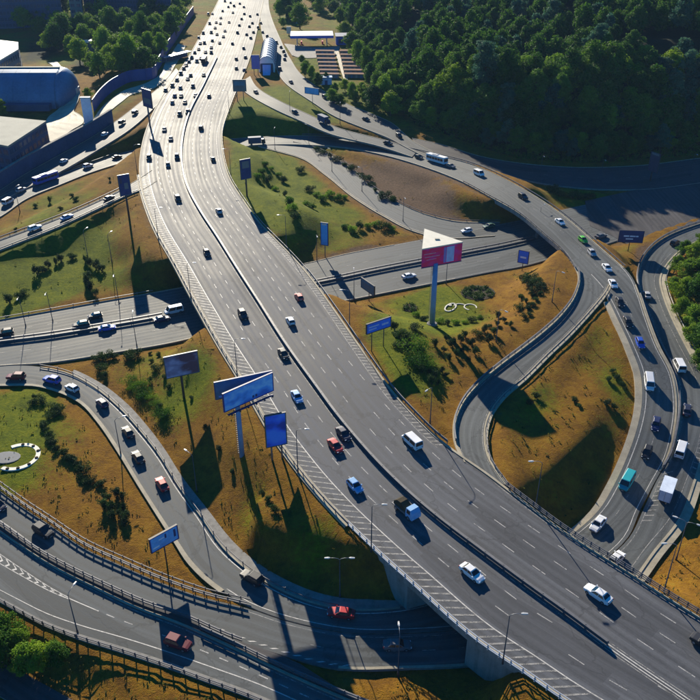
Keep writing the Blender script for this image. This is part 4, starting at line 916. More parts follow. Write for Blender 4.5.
shrubs([(521, 298), (527, 303), (532, 296), (536, 301), (528, 310), (533, 306), (524, 318), (529, 316), (519, 309), (540, 294)], 0, 1.1, 'small shrub in the double row beside the loop ramp', 'double row beside the loop ramp', 1)
shrubs([(416, 316), (424, 320), (440, 322), (448, 324), (456, 324), (464, 323), (472, 321), (480, 318)], 3, 1.0, 'low green shrub in the curved bed behind the white ornament', 'curved bed behind the white ornament', 2, 2)
shrubs([(574, 402), (580, 407), (612, 372), (616, 378), (622, 386), (608, 380), (536, 398), (530, 404), (606, 404), (614, 408)], 0, 1.0, 'small dark shrub on the enclosed lawn inside the loop', 'shrubs inside the loop', 2)
shrubs([(558, 195), (566, 197), (574, 198), (582, 199), (590, 199), (552, 192)], 1, 1.4, 'shaded shrub between the hill road and the flyover', 'shaded shrubs by the hill road', 2, 2)
shrubs([(15, 230), (35, 207), (50, 203), (72, 197), (75, 200), (110, 180), (60, 209)], 0, 1.2, 'small shrub on the brown strip between the ramps', 'shrubs on the brown strip', 2)
# dark oval planting beds
def bed(label, px, py, rx, ry, n=26):
    c = loc(px, py); mb = MB(); ring = []
    for k in range(n): 
        a = 2 * math.pi * k / n; p = loc(px + rx * math.cos(a), py + ry * math.sin(a)); ring.append(p - c)
    t = thing('planting_bed', label, 'planting bed', c, 0, 'planting beds')
    q = np.random.default_rng(int(px)); cl = []
    for _ in range(int(rx * ry * .9)):
        a = q.uniform(0, 6.28); r = math.sqrt(q.random()) * .92; p = loc(px + rx * r * math.cos(a), py + ry * r * math.sin(a)) - c; cl.append((p + [0, 0, .35], (.7, .7, .4)))
    V, F = leaf_cloud(cl, 26, .2, int(px)); ob = link('foliage', raw_mesh('foliage', V, F, 'leaf_shrub'), t); ob['kind'] = 'stuff'
    n = len(ring); mb.add([r + [0, 0, .12] for r in ring] + [r - [0, 0, .4] for r in ring] + [(0, 0, .14)], [(i, (i + 1) % n, 2 * n) for i in range(n)] + [(i, n + i, n + (i + 1) % n, (i + 1) % n) for i in range(n)]); mb.build('soil', 'soil', t)
bed('large dark oval planting bed behind the white ornament on the billboard lawn', 478, 293, 17, 7.2)
bed('small dark oval planting bed left of the red billboard pole', 410, 308, 7, 4)
# white flower-bed ornaments laid on the lawns
def pebble_ring(mb, cx, cy, rx, ry, w, a0=0, a1=360, n=30, h=.16, rot=0, sweep=None):
    pts = []
    for k in range(n + 1):
        a = R(a0 + (a1 - a0) * k / n); x, y = rx * math.cos(a), ry * math.sin(a); c_, s_ = math.cos(rot), math.sin(rot)
        pts.append(np.array([cx + x * c_ - y * s_, cy + x * s_ + y * c_, 0]))
    rings = []
    for i, p in enumerate(pts):
        t = pts[min(i + 1, n)] - pts[max(i - 1, 0)]; t /= np.linalg.norm(t); nv = np.array([-t[1], t[0], 0]) * w / 2
        rings.append([p - nv, p + nv, p + nv * .8 + [0, 0, h], p - nv * .8 + [0, 0, h]])
    mb.loft(rings)
c = loc(18, 457); o = thing('flower_bed', 'white open oval ornament with round dark beds on the green lawn', 'flower bed', c)
mb = MB(); pebble_ring(mb, 0, 0, 4.1, 4.1, 1.15, -118, 128, 40, .18); mb.build('white_gravel_band', 'roof_white', o)
for k, a in enumerate((-100, -70, -38, -6, 28, 60, 95)):
    mb = MB(); x, y = 4.1 * math.cos(R(a)), 4.1 * math.sin(R(a)); mb.loft([[(x + r * math.cos(q * .5236), y + r * math.sin(q * .5236), z) for q in range(12)] for r, z in ((.38, .05), (.36, .28), (.2, .34))]); mb.build('round_bed', 'soil', o)
mb = MB(); mb.loft([[(-2.4 + r * 1.5 * math.cos(q * .3927), -.2 + r * math.sin(q * .3927), z) for q in range(16)] for r, z in ((2.0, -.2), (2.0, .08), (1.9, .1))]); mb.build('grey_slate_centre', 'wall_grey', o)
c = loc(461, 307); o = thing('flower_bed', 'white looped ornament laid on the lawn behind the red billboard', 'flower bed', c)
mb = MB(); pebble_ring(mb, -3.0, -.3, 1.3, 2.6, .42, 0, 350, 30, .18, -.5); mb.build('white_loop', 'roof_white', o)
mb = MB(); pebble_ring(mb, 2.6, -.2, 1.7, 1.8, .38, -20, 250, 30, .18); mb.build('white_loop', 'roof_white', o)
mb = MB(); pebble_ring(mb, -.3, .9, 1.5, .9, .3, 20, 200, 20, .18); mb.build('white_loop', 'roof_white', o)
mb = MB(); pebble_ring(mb, -3.0, 1.0, .35, .35, .35, 0, 350, 14, .2); mb.build('white_dot', 'roof_white', o)

# weeds and tussocks over all the lawns
T_ALL = tree_of(np.concatenate(list(SAMP.values()))[::2]); g = np.random.default_rng(21); W_ = {'leaf_grass': [], 'leaf_shrub': []}
for _ in range(2400):
    px, py = g.uniform(-10, 710), 160 + 550 * g.random() ** .8; q = G(px, py, 2.0); x, y = q[0], q[1]
    if T_ALL.find((x, y, 0.0))[2] < 3.2: continue
    z = height_at(x, y); n = int(g.integers(3, 7)); r = g.uniform(.12, .4); u = g.normal(size=(n, 3)); u /= np.linalg.norm(u, axis=1)[:, None]
    p = np.array([x, y, z]) + g.normal(size=(n, 3)) * [r, r, .05] + [0, 0, .12]; aa = np.cross(u, [0, 0, 1.0]); aa /= np.linalg.norm(aa, axis=1)[:, None]; hh = np.array([0, 0, 1.0]) * g.uniform(.12, .38, (n, 1)) + u * .12
    W_['leaf_shrub' if g.random() < .15 else 'leaf_grass'].append(np.stack([p - aa * .13, p + aa * .13, p + aa * .06 + hh, p - aa * .06 + hh], 1).reshape(-1, 3))
we = thing('weeds', 'tussocks and weeds dotted over the dry lawns', 'weeds', kind='stuff')
for m, L in W_.items():
    V = np.concatenate(L); ob = link('tussocks', raw_mesh('tussocks', V, np.arange(len(V)).reshape(-1, 4), m), we); ob['kind'] = 'stuff'
# ---------------------------------------------------------------- street lamps
LM = {}
def lamp_meshes(h):
    if h in LM: return LM[h]
    pole = MB().tube([(0, 0, -.2), (0, 0, .9), (0, 0, .95), (0, 0, h)], [.17, .16, .11, .06], 8).mesh('pole', 'pole_dark', True)
    arm = MB().tube([(0, 0, h - .05), (.25, 0, h + .25), (.8, 0, h + .42), (1.7, 0, h + .45)], [.05, .045, .04, .035], 6).mesh('arm', 'pole_grey', True)
    head = MB().loft([[(1.55 + x, y, h + z) for x, y, z in ring] for ring in ([(0, -.08, .40), (0, .08, .40), (0, .06, .52), (0, -.06, .52)], [(.3, -.19, .37), (.3, .19, .37), (.3, .13, .56), (.3, -.13, .56)], [(.95, -.14, .38), (.95, .14, .38), (.95, .09, .50), (.95, -.09, .50)])]).mesh('lamp_head', 'lamp_white')
    LM[h] = (pole, arm, head); return LM[h]
def lamp(p, label, yaw, double=False, h=10.0, group='street lamps'):
    t = thing('lamp_post', label, 'street lamp', p, yaw, group); pole, arm, head = lamp_meshes(h); link('pole', pole, t)
    for k in range(2 if double else 1):
        for nm, m in (('arm', arm), ('lamp_head', head)): o = link(nm, m, t); o.rotation_euler = (0, 0, math.pi * k)
def yaw_to(p, px, py, z=0): q = G(px, py, z); return math.atan2(q[1] - p[1], q[0] - p[0])
ORD = ['first', 'second', 'third', 'fourth', 'fifth', 'sixth', 'seventh', 'eighth', 'ninth', 'tenth', 'eleventh', 'twelfth', 'thirteenth', 'fourteenth', 'fifteenth', 'sixteenth', 'seventeenth', 'eighteenth', 'nineteenth', 'twentieth']
def on_line(line, pts, off=0.0):
    out = []
    for x, y in pts:
        q = np.array([PROJ(p) for p in line]); out.append(line[int(np.argmin((q[:, 0] - x) ** 2 + (q[:, 1] - y) ** 2))])
    return out
elL = RD['ML'].off(-.7, 'A'); erL = RD['MR'].off(-.7, 'B')
for k, p in enumerate(on_line(elL, [(505, 658), (370, 545), (302, 472), (241, 377), (192, 297), (159, 238), (139, 172)])):
    lamp(p, f'{ORD[k]} lamp post up the highway edge above the billboard bank, counting from the bottom', yaw_to(p, *PROJ(p + [10, 0, 0]), 7), h=10, group='lamps along the west edge of the highway')
for k, p in enumerate(on_line(erL, [(660, 590), (528, 506), (347, 328), (285, 249), (229, 177), (228, 113)])):
    lamp(p, f'{ORD[k]} lamp post up the highway edge opposite the blue billboards, counting from the bottom', math.pi, h=10, group='lamps along the east edge of the highway')
SINGLE = [(340, 598, 'double armed lamp post beside the red car at the underpass', 0, True), (197, 492, 'lamp post beside the bend of the queue slip road below the dim billboard', 2.4, False), (78, 634, 'lamp post on the outer rail beside the arrow hatching', 1.3, False), (398, 676, 'lamp post on the brown bank beside the underpass mouth', 1.6, False), (430, 424, 'lamp post on the bare corner where the loop ramp leaves the highway', 4.0, False),
          (119, 303, 'lamp post on the far kerb of the straight road near the highway bridge', -1.4, False), (53, 322, 'lamp post on the far kerb of the straight road at mid left', -1.4, False), (26, 327, 'lamp post on the far kerb of the straight road nearest the left frame edge', -1.4, False), (137, 347, 'lamp post on the near kerb of the straight road west of the bridge', 1.7, False), (121, 455, 'lamp post inside the bend of the queue slip road', .5, False),
          (446, 284, 'lamp post on the near kerb right of the red billboard pole', 1.6, False), (354, 301, 'lamp post on the near kerb beside the small leaning sign', 1.6, False), (403, 222, 'lamp post in the fork where the pale slip road meets the straight road', -1.4, False), (332, 172, 'lamp post halfway up the pale slip road', 2.3, False), (309, 146, 'lamp post where the pale slip road leaves the flyover', 2.3, False), (362, 192, 'lamp post above the lower bend of the pale slip road', 2.3, False),
          (496, 342, 'lamp post on the lawn edge along the loop ramp', -.8, False), (552, 302, 'lamp post beside the upper end of the loop ramp', -.8, False), (538, 232, 'lamp post at the dark side of the flyover', .8, False), (20, 212, 'lamp post on the brown strip at the left edge', 1.2, False), (88, 258, 'lamp post on the shaded grass bank', 1.2, False), (112, 262, 'lamp post between bank and highway with a long shadow', 1.2, False),
          (676, 560, 'slim lamp post on the orange verge by the right hand road', 2.6, True), (600, 182, 'lamp post in the hill shade beside the far road', -1.5, False), (690, 176, 'lamp post in the hill shade at the right edge', -1.5, False), (540, 178, 'lamp post in the hill shade behind the flyover', -1.5, False), (275, 150, 'lamp post on the green slope beside the far bridge', 1.5, False), (290, 112, 'lamp post on the grass between the upper slip roads', 1.5, False), (340, 124, 'lamp post on the upper slip road grass tip', 1.5, False), (317, 262, 'lamp post beside the straight road east of the bridge', -1.4, False)]
for px, py, lab, yaw, dbl in SINGLE:
    lamp(loc(px, py), lab, yaw, dbl, 9.0)
# ---------------------------------------------------------------- signs and billboards
def lift_for(cx, cy, z):
    """foot of an upright whose point at height z above the ground is seen at (cx, cy)"""
    zg = 2.0
    for _ in range(30):
        p = G(cx, cy, zg + z); zg = .5 * zg + .5 * height_at(p[0], p[1])
    return np.array([p[0], p[1], height_at(p[0], p[1])])
def px_scale(p): return FPX / (p[1] * _c - (p[2] - CAMH) * _s)
def panel_part(t, x0, x1, zc, h, y, face, back, frame='pole_dark', prints=(), thick=.28):
    w = x1 - x0; pb = MB().box(x0, x1, y - thick / 2, y + thick / 2, zc - h / 2, zc + h / 2).build('panel', back, t)
    f = thick / 2
    MB().box(x0 + .12, x1 - .12, y - f - .03, y - f - .003, zc - h / 2 + .12, zc + h / 2 - .12).build('poster', face, pb)
    fr = MB(); b = .1
    fr.box(x0 - b, x1 + b, y - f - .05, y + f + .05, zc + h / 2 + .002, zc + h / 2 + b); fr.box(x0 - b, x1 + b, y - f - .05, y + f + .05, zc - h / 2 - b, zc - h / 2 - .002)
    fr.box(x0 - b, x0 - .002, y - f - .05, y + f + .05, zc - h / 2, zc + h / 2); fr.box(x1 + .002, x1 + b, y - f - .05, y + f + .05, zc - h / 2, zc + h / 2); fr.build('frame', frame, pb)
    for a, bb, c0, c1, m in prints:
        MB().box(x0 + w * a, x0 + w * bb, y - f - .05, y - f - .033, zc - h / 2 + h * c0, zc - h / 2 + h * c1).build('print', m, pb)
    return pb
def board(name, label, cat, cx, cy, z, e1, e2, hpx, face, back, posts=1, pr=.18, polemat='pole_grey', prints=(), cyaw=None, frame='pole_dark', group=None, hm=None):
    p = lift_for(cx, cy, z); a = G(*e1, p[2] + z); b = G(*e2, p[2] + z); d = (b - a)[:2]; w = float(np.linalg.norm(d)); yaw = math.atan2(d[1], d[0]) if cyaw is None else cyaw
    s = px_scale(p + [0, 0, z]); phi = math.atan2(CAMH - p[2] - z, math.hypot(p[0], p[1])); h = hm or hpx / (s * math.cos(phi))
    t = thing(name, label, cat, p, yaw, group); off = float(((a + b) / 2 - p)[:2] @ np.array([math.cos(yaw), math.sin(yaw)]))
    xs = [0.0] if posts == 1 else [off - w * .25, off + w * .25]
    for x in xs: MB().tube([(x, .25, -.5), (x, .25, z + h * .3)], [pr, pr * .85], 12).build('post', polemat, t, True)
    panel_part(t, off - w / 2, off + w / 2, z, h, 0, face, back, frame, prints); return t
txt = lambda rows: tuple((a, b, c, d, 'lamp_white') for a, b, c, d in rows)
board('direction_sign', 'blue direction sign on a dark post beside the double rail', 'road sign', 163.5, 539, 6.0, (150, 546), (177, 531), 13, 'sign_sky', 'sign_deep', 1, .14, 'pole_dark', (((.52, .58, .55, .85, 'sign_navy'), (.84, .92, .3, .85, 'sign_navy'), (.06, .3, .2, .3, 'ad_cloud'), (.3, .5, .62, .7, 'ad_cloud'))))
board('billboard', 'deep blue upright billboard beside the highway edge, right of the two sided one', 'billboard', 275.5, 430, 7.2, (265.5, 432), (286, 428), 31, 'ad_sea', 'sign_back', 2, .2, 'pole_grey', (), group='billboards')
board('billboard', 'dim billboard with cloudy picture on the brown bank near the straight road', 'billboard', 180, 365, 9.0, (165, 368), (198, 361), 21, 'ad_dusk', 'sign_back', 1, .3, 'pole_dark', (), group='billboards')
board('banner_billboard', 'tall narrow dark billboard at the end of the raised ramp', 'billboard', 124.5, 185, 12.0, (119, 186), (130, 184), 20, 'sign_navy', 'sign_back', 1, .35, 'pole_dark', ((.45, .8, .3, .6, 'wall_grey'), (.1, .3, .6, .85, 'ad_dark')), group='billboards')
board('banner_billboard', 'tall narrow billboard on the green slope right of the highway', 'billboard', 245.5, 169, 10.0, (240.5, 170), (250.5, 168), 19, 'sign_navy', 'sign_back', 1, .3, 'pole_dark', ((.15, .85, .55, .9, 'wall_grey'),), group='billboards')
board('banner_billboard', 'bright blue narrow upright sign by the straight road east of the bridge', 'billboard', 324.5, 234, 8.2, (321, 233.5), (328, 234.5), 22, 'sign_sky', 'sign_deep', 1, .16, 'pole_grey', ((.2, .8, .9, .99, 'lamp_white'),), group='billboards')
board('road_sign', 'small slanted grey blue sign on one post at the straight road', 'road sign', 368.5, 287, 4.6, (362, 282), (375, 291), 9.5, 'sign_back', 'sign_navy', 1, .12, 'pole_dark', ((.1, .9, .55, .66, 'wall_grey'), (.1, .7, .3, .4, 'wall_grey')))
board('direction_sign', 'wide blue direction sign on two posts beside the highway lawn', 'road sign', 378, 325.5, 6.6, (366, 329), (390, 321), 9.5, 'sign_blue', 'sign_navy', 2, .12, 'pole_dark', ((.08, .5, .55, .68, 'ad_pale'), (.08, .4, .28, .4, 'ad_pale'), (.62, .9, .4, .6, 'ad_pale')))
board('road_sign', 'small bright blue square sign near the flyover', 'road sign', 523.5, 257, 4.8, (518.5, 256), (528.5, 258), 12, 'sign_blue', 'sign_deep', 1, .12, 'pole_dark', ((.2, .8, .4, .55, 'ad_cloud'),))
board('direction_sign', 'dark blue direction sign with pale lettering on the traffic island', 'road sign', 631, 236.5, 5.2, (619, 236.5), (643.5, 237.5), 11.5, 'sign_navy', 'sign_navy', 1, .14, 'pole_dark', ((.2, .42, .48, .6, 'ad_cloud'), (.45, .68, .48, .6, 'ad_cloud'), (.7, .8, .48, .6, 'ad_cloud'), (.3, .6, .25, .35, 'ad_cloud')))
board('banner_billboard', 'unlit narrow dark billboard standing in the hill shade', 'billboard', 653.5, 162, 8.0, (649, 161), (658, 164), 18, 'ad_dark', 'ad_dark', 1, .3, 'pole_dark', ((.1, .9, .88, .99, 'wall_grey'),), group='billboards')
board('gantry_sign', 'grey overhead sign panel at the highway edge near the tube station', 'road sign', 239.5, 85.5, 7.5, (233, 85.5), (246, 85.5), 11, 'wall_grey', 'wall_grey', 2, .2, 'pole_grey', ((.1, .9, .5, .85, 'sign_back'),))
board('advert_panel', 'purple panel standing beside the white tube station', 'billboard', 255.5, 62, 7.0, (251.5, 62), (259.5, 62), 13, 'purple', 'purple', 2, .2, 'pole_grey', group='billboards')
board('billboard', 'dark billboard beside the jammed lanes above the ramp end', 'billboard', 146, 98, 13.0, (142, 97), (151, 100), 17, 'sign_navy', 'sign_back', 1, .4, 'pole_grey', ((.1, .9, .2, .5, 'wall_grey'),), group='billboards')
board('direction_sign', 'small blue sign on a post beside the upper slip road', 'road sign', 312, 91, 6.5, (305, 90), (319, 92), 6, 'sign_sky', 'sign_back', 1, .14, 'pole_grey')

# two-sided V billboard on a blue mast
p = lift_for(242, 455, 0); t = thing('billboard', 'big two sided blue billboard on a pale blue mast above the bank', 'billboard', p, 0, 'billboards')
def solve_z(px, py, p):
    zs = np.linspace(0, 40, 801); e = [abs(PROJ((p[0], p[1], p[2] + z))[1] - py) for z in zs]; return float(zs[int(np.argmin(e))])
zv = solve_z(240, 393, p)
MB().tube([(0, 0, -1), (0, 0, zv + 1.2)], [.55, .42], 16).build('mast', 'pole_blue', t, True)
def face(name, e1, e2, hpx, fm, bm, prints=()):
    a = G(*e1, p[2] + zv) - p; b = G(*e2, p[2] + zv) - p; d = (b - a)[:2]; w = float(np.linalg.norm(d)); yaw = math.atan2(d[1], d[0]); s = px_scale(p + [0, 0, zv])
    hold = panel_part(t, 0, w, zv, hpx / (s * .85), 0, fm, bm, 'sign_navy', prints)
    hold.location = (float(a[0]), float(a[1]), 0); hold.rotation_euler = (0, 0, yaw); return hold
face('back', (215, 391), (272, 379), 17, 'sign_back', 'sign_back', ((.02, .98, .04, .9, 'sign_back'),))
face('front', (223.5, 403), (272.5, 381.5), 18, 'ad_sky', 'sign_deep', ((.56, .60, .1, .24, 'sign_navy'), (.62, .66, .1, .24, 'sign_navy')))
mb = MB(); q1 = G(219, 397, p[2] + zv) - p; q2 = G(272, 380, p[2] + zv) - p
mb.tube([(0, 0, zv), (float(q1[0]), float(q1[1]), zv)], .18, 8); mb.tube([(0, 0, zv), (float(q2[0]), float(q2[1]), zv)], .18, 8); mb.build('bracing', 'pole_blue', t)

for yy in (-1,):
    ct = MB(); aa = G(223.5, 403, p[2] + zv) - p; bb = G(272.5, 381.5, p[2] + zv) - p; zz = zv - 2.75; dd = (bb - aa) / np.linalg.norm((bb - aa)[:2]); nn = np.array([dd[1], -dd[0], 0]); L_ = float(np.linalg.norm((bb - aa)[:2]))
    cw = MB().box(.4, L_ - .4, -.8, -.25, zz, zz + .07).build('catwalk', 'sign_navy', t); cw.location = (float(aa[0]), float(aa[1]), 0); cw.rotation_euler = (0, 0, math.atan2(dd[1], dd[0]))
    MB().box(.4, L_ - .4, -.82, -.79, zz + .75, zz + .79).build('handrail', 'sign_navy', cw)
    for k in range(6): x = L_ * (k + .5) / 6; MB().tube([(x, -.3, zz + .05), (x, -1.1, zz + .1)], .04, 6).box(x - .16, x + .16, -1.25, -1.0, zz + .04, zz + .22).build('floodlight', 'pole_dark', cw)
mb = MB()
for k in range(24): mb.box(-.75, -.5, -.05, .05, .6 + k * .5, .66 + k * .5)
mb.box(-.8, -.74, -.05, .05, .3, 12.6); mb.box(-.52, -.46, -.05, .05, .3, 12.6); mb.build('ladder', 'galvanised', t)
# three-sided red billboard with a white triangular lid
p = lift_for(432, 325, 0); t = thing('billboard', 'red three sided billboard with white triangular top on a tall mast', 'billboard', p, 0, 'billboards')
zt = solve_z(434, 247, p); zb = solve_z(434, 265.5, p)
MB().tube([(0, 0, -1), (0, 0, zb + .6)], [.75, .62], 18).build('mast', 'pole_blue', t, True)
MB().loft([[(r * math.cos(q * .3927), r * math.sin(q * .3927), z) for q in range(16)] for r, z in ((1.4, -.5), (1.4, .5), (1.2, .6))]).build('footing', 'concrete', t)
TRI = [G(x, y, p[2] + zt) - p for x, y in ((422.3, 249.5), (462.6, 242.5), (424.6, 229.5))]; TRI = [np.array([q[0], q[1], 0]) for q in TRI]
n = len(TRI); h = zt - zb
MB().add([q + [0, 0, zb + .1] for q in TRI] + [q + [0, 0, zt - .1] for q in TRI], [(0, 1, 2), (3, 4, 5), (0, 1, 4, 3), (1, 2, 5, 4), (2, 0, 3, 5)]).build('body', 'ad_magenta', t)
cen = sum(TRI) / 3
def grow(k): return [cen + (q - cen) * k for q in TRI]
MB().add([q + [0, 0, zt - .09] for q in grow(1.02)] + [q + [0, 0, zt + .22] for q in grow(1.02)], [(2, 1, 0), (3, 4, 5), (0, 1, 4, 3), (1, 2, 5, 4), (2, 0, 3, 5)]).build('lid', 'roof_white', t)
MB().add([q + [0, 0, zb - .15] for q in grow(1.015)] + [q + [0, 0, zb + .095] for q in grow(1.015)], [(2, 1, 0), (3, 4, 5), (0, 1, 4, 3), (1, 2, 5, 4), (2, 0, 3, 5)]).build('bottom_frame', 'sign_navy', t)
MB().box(cen[0] - .4, cen[0] + .8, cen[1] - .3, cen[1] + .3, zt + .22, zt + .45).build('hatch', 'roof_pale', t)
mb = MB()
for k in range(int((zb - 1) / .5)): mb.box(-1.0, -.7, -.05, .05, .8 + k * .5, .86 + k * .5)
mb.box(-1.05, -.98, -.05, .05, .5, zb); mb.box(-.72, -.66, -.05, .05, .5, zb); mb.build('ladder', 'galvanised', t)
for i in range(3):
    a, b = TRI[i], TRI[(i + 1) % 3]; d = b - a; w = float(np.linalg.norm(d)); yaw = math.atan2(d[1], d[0])
    fo_ = MB().box(.1, w - .1, -.06, -.004, zb + .15, zt - .15).build('poster', 'ad_poster', t); fo_.location = tuple(a); fo_.rotation_euler = (0, 0, yaw)
    pr = [(.53, .60, .05, .95, 'purple'), (.60, .80, .05, .95, 'ad_pale'), (.04, .34, .70, .745, 'ad_pink'), (.06, .44, .52, .56, 'ad_pink'), (.10, .36, .36, .39, 'ad_pink')]
    for x0, x1, z0, z1, m in pr: MB().box(w * x0 + .12, w * x1, -.085, -.064, zb + .2 + (h - .4) * z0, zb + .2 + (h - .4) * z1).build('print', m, fo_)

# ---------------------------------------------------------------- buildings at the far edge
def box_building(name, label, corners, zr, wall, roof, floors=3, bays=8, parapet=.5, cat='building', z0=None):
    """plan corners (roof level, from survey) extruded to the ground; every window its own part"""
    base = min(height_at(*(G(x, y, zr)[:2])) for x, y in corners) - 1 if z0 is None else z0
    P = [G(x, y, zr) for x, y in corners]; c = np.mean(P, 0); t = thing(name, label, cat, (c[0], c[1], base)); Q = [np.array([q[0] - c[0], q[1] - c[1]]) for q in P]; n = len(Q); H = zr - base
    A = sum(Q[i][0] * Q[(i + 1) % n][1] - Q[(i + 1) % n][0] * Q[i][1] for i in range(n))
    if A < 0: Q = Q[::-1]
    MB().add([(*q, 0) for q in Q] + [(*q, H - .3) for q in Q], [tuple(range(n))[::-1], tuple(range(n, 2 * n))] + [(i, (i + 1) % n, n + (i + 1) % n, n + i) for i in range(n)]).build('wall', wall, t)
    k = 1.012; MB().add([(*(q * k), H - .29) for q in Q] + [(*(q * k), H + parapet) for q in Q], [tuple(range(n))[::-1], tuple(range(n, 2 * n))] + [(i, (i + 1) % n, n + (i + 1) % n, n + i) for i in range(n)]).build('roof', roof, t)
    for i in range(n):
        a, b = Q[i], Q[(i + 1) % n]; d = b - a; w = np.linalg.norm(d); d = d / w; nv = np.array([d[1], -d[0]])
        if nv[1] > .35: continue
        m = max(2, int(bays * w / 30)); me = None
        for f in range(floors):
            for j in range(m):
                cx = w * (j + .5) / m; hz = (H - 1.5) / floors; zc = 1 + hz * (f + .5)
                if me is None:
                    ww, hh = w / m * .32, hz * .26; me = MB().box(-ww, ww, -.06, .02, -hh, hh).box(-ww - .15, ww + .15, -.14, -.061, -hh - .18, -hh - .02, 1).box(-.05, .05, -.09, -.061, -hh, hh, 1).mesh('window', ['building_glass', 'wall_grey'])
                o = link('window', me, t); q = a + d * cx; o.location = (q[0] + nv[0] * .01, q[1] + nv[1] * .01, zc); o.rotation_euler = (0, 0, math.atan2(d[1], d[0]))
    return t
box_building('depot_building', 'flat roofed dark walled building with pale roof at the left edge', [(46, 122), (8, 147), (-45, 137), (-5, 117)], 12, 'wall_navy', 'roof_pale', 3, 8)
box_building('office_block', 'white roofed block behind the big vaulted hall', [(18, 43), (18, 50), (-2, 62), (-30, 56), (-8, 40)], 16, 'metal_blue', 'roof_white', 3, 8)
box_building('added_dark_block', 'long block added for its dark unlit face at the top left corner', [(-30, -22), (56, -24), (58, -34), (-30, -32)], 38, 'wall_navy', 'wall_grey', 8, 12)  # blocks added so their unlit faces fill the dark top left
box_building('added_dark_block', 'narrow block added for its dark face behind the park trees at the top edge', [(64, -28), (76, -28), (77, -36), (65, -36)], 42, 'wall_grey', 'wall_grey', 9, 10)
box_building('added_dark_block', 'wide block added for its dark unlit face behind the park, top left', [(80, -20), (168, -18), (168, -28), (80, -30)], 34, 'wall_navy', 'wall_grey', 7, 12)
# vaulted hall
p = G(24, 110, 0); zg = height_at(p[0], p[1] + 12) - .6; t = thing('vaulted_hall', 'big blue vaulted hall with rounded end beside the pale plaza', 'building', (p[0], p[1] + 15, zg), .02)
x0, x1, ra, rh = -60.0, 17.0, 17.0, 17.0; prof = [(ra * math.cos(a), rh * math.sin(a) ** .85) for a in np.linspace(0, math.pi, 17)]
seg = 11
for k in range(seg):
    xa, xb = x0 + (x1 - x0) * k / seg + .04, x0 + (x1 - x0) * (k + 1) / seg - .04
    MB().loft([[(x, y, z) for y, z in prof] for x in (xa, xb)]).build('roof_panel', 'metal_blue', t, False)
rings = []
for k in range(7):
    f = k / 6 * math.pi / 2 * .93; rings.append([(x1 + .05 + 7.5 * math.sin(f), y * math.cos(f), z * math.cos(f) ** .8) for y, z in prof])
MB().loft(rings).build('rounded_end', 'metal_blue', t, True)
MB().box(x0, x1, -1.0, 1.0, rh - .05, rh + .5).build('ridge_vent', 'roof_pale', t); MB().box(x0, x1 - 2, -ra - 4.5, -ra + 1, 0, 3.2).build('lean_to', 'wall_navy', t)
MB().loft([[(x1 + 7.3 + dx, y, z) for y, z in ((-2.5, 1.2), (3, 1.2), (3, 7), (-2.5, 7))] for dx in (-1, 0.35)]).build('end_window', 'roof_white', t)
# pale pylon
p = lift_for(89.5, 124, 0); t = thing('pylon_sign', 'pale blue slab pylon at the corner of the plaza', 'pylon', p, .05); hz = solve_z(89, 98, p)
MB().box(-2.1, 2.1, -.7, .7, -.5, hz).build('slab', 'ad_cloud', t); MB().box(-2.3, 2.3, -.9, .9, hz + .01, hz + .5).build('cap', 'roof_white', t); MB().box(-2.6, 2.6, -1.1, 1.1, -.4, .5).build('plinth', 'concrete', t)
# paths laid on the ground
def path(label, rows, mat='paving', lift=.25, name='path'):
    P = np.array([np.concatenate([pick(a, b), pick(c, d)]) for a, b, c, d in rows]); c = np.concatenate([(P[:, :3] + P[:, 3:]) / 2, P], 1); Q = catmull(c, 2.0)
    A, Bq = Q[:, 3:6].copy(), Q[:, 6:9].copy(); lat = 6; n = len(A); vs = []
    for k in range(lat + 1):
        L = A + (Bq - A) * k / lat
        for q in L: vs.append((q[0], q[1], max(height_at(q[0] + u, q[1] + v) for u, v in ((0, 0), (1.2, 0), (-1.2, 0), (0, 1.2), (0, -1.2))) + lift))
    m = len(vs); vs2 = vs + [(x, y, z - .9) for x, y, z in vs[:n]] + [(x, y, z - .9) for x, y, z in vs[lat * n:]]
    fs = [(k * n + i, (k + 1) * n + i, (k + 1) * n + i + 1, k * n + i + 1) for k in range(lat) for i in range(n - 1)] + [(i, i + 1, m + i + 1, m + i) for i in range(n - 1)] + [(lat * n + i, lat * n + i + 1, m + n + i + 1, m + n + i) for i in range(n - 1)]
    o = MB().add(vs2, fs).build(name, mat); return tag(o, label, name, kind='structure')
path('pale curving drive round the end of the vaulted hall', [(48, 63, 56, 62), (57, 72, 70, 76), (63, 86, 80, 88), (65, 98, 79, 100), (60, 108, 74, 112), (48, 118, 84, 120), (44, 132, 70, 132), (46, 142, 56, 142)])
path('pale pavement running along the foot of the blue panel wall', [(94, 119, 102, 121), (100, 110, 110, 112), (112, 99, 122, 102), (126, 90, 134, 94), (142, 85, 150, 90), (156, 78, 163, 82), (166, 62, 175, 66), (178, 44, 186, 46)])
path('pale forecourt around the filling station', [(284, 44, 292, 56), (300, 46, 300, 58), (322, 48, 318, 58), (340, 46, 338, 55)], 'concrete')
path('narrow footpath up to the trees at the top edge', [(296, 2, 299, 2), (297, 14, 300, 14), (296, 24, 300, 24)], 'paving')
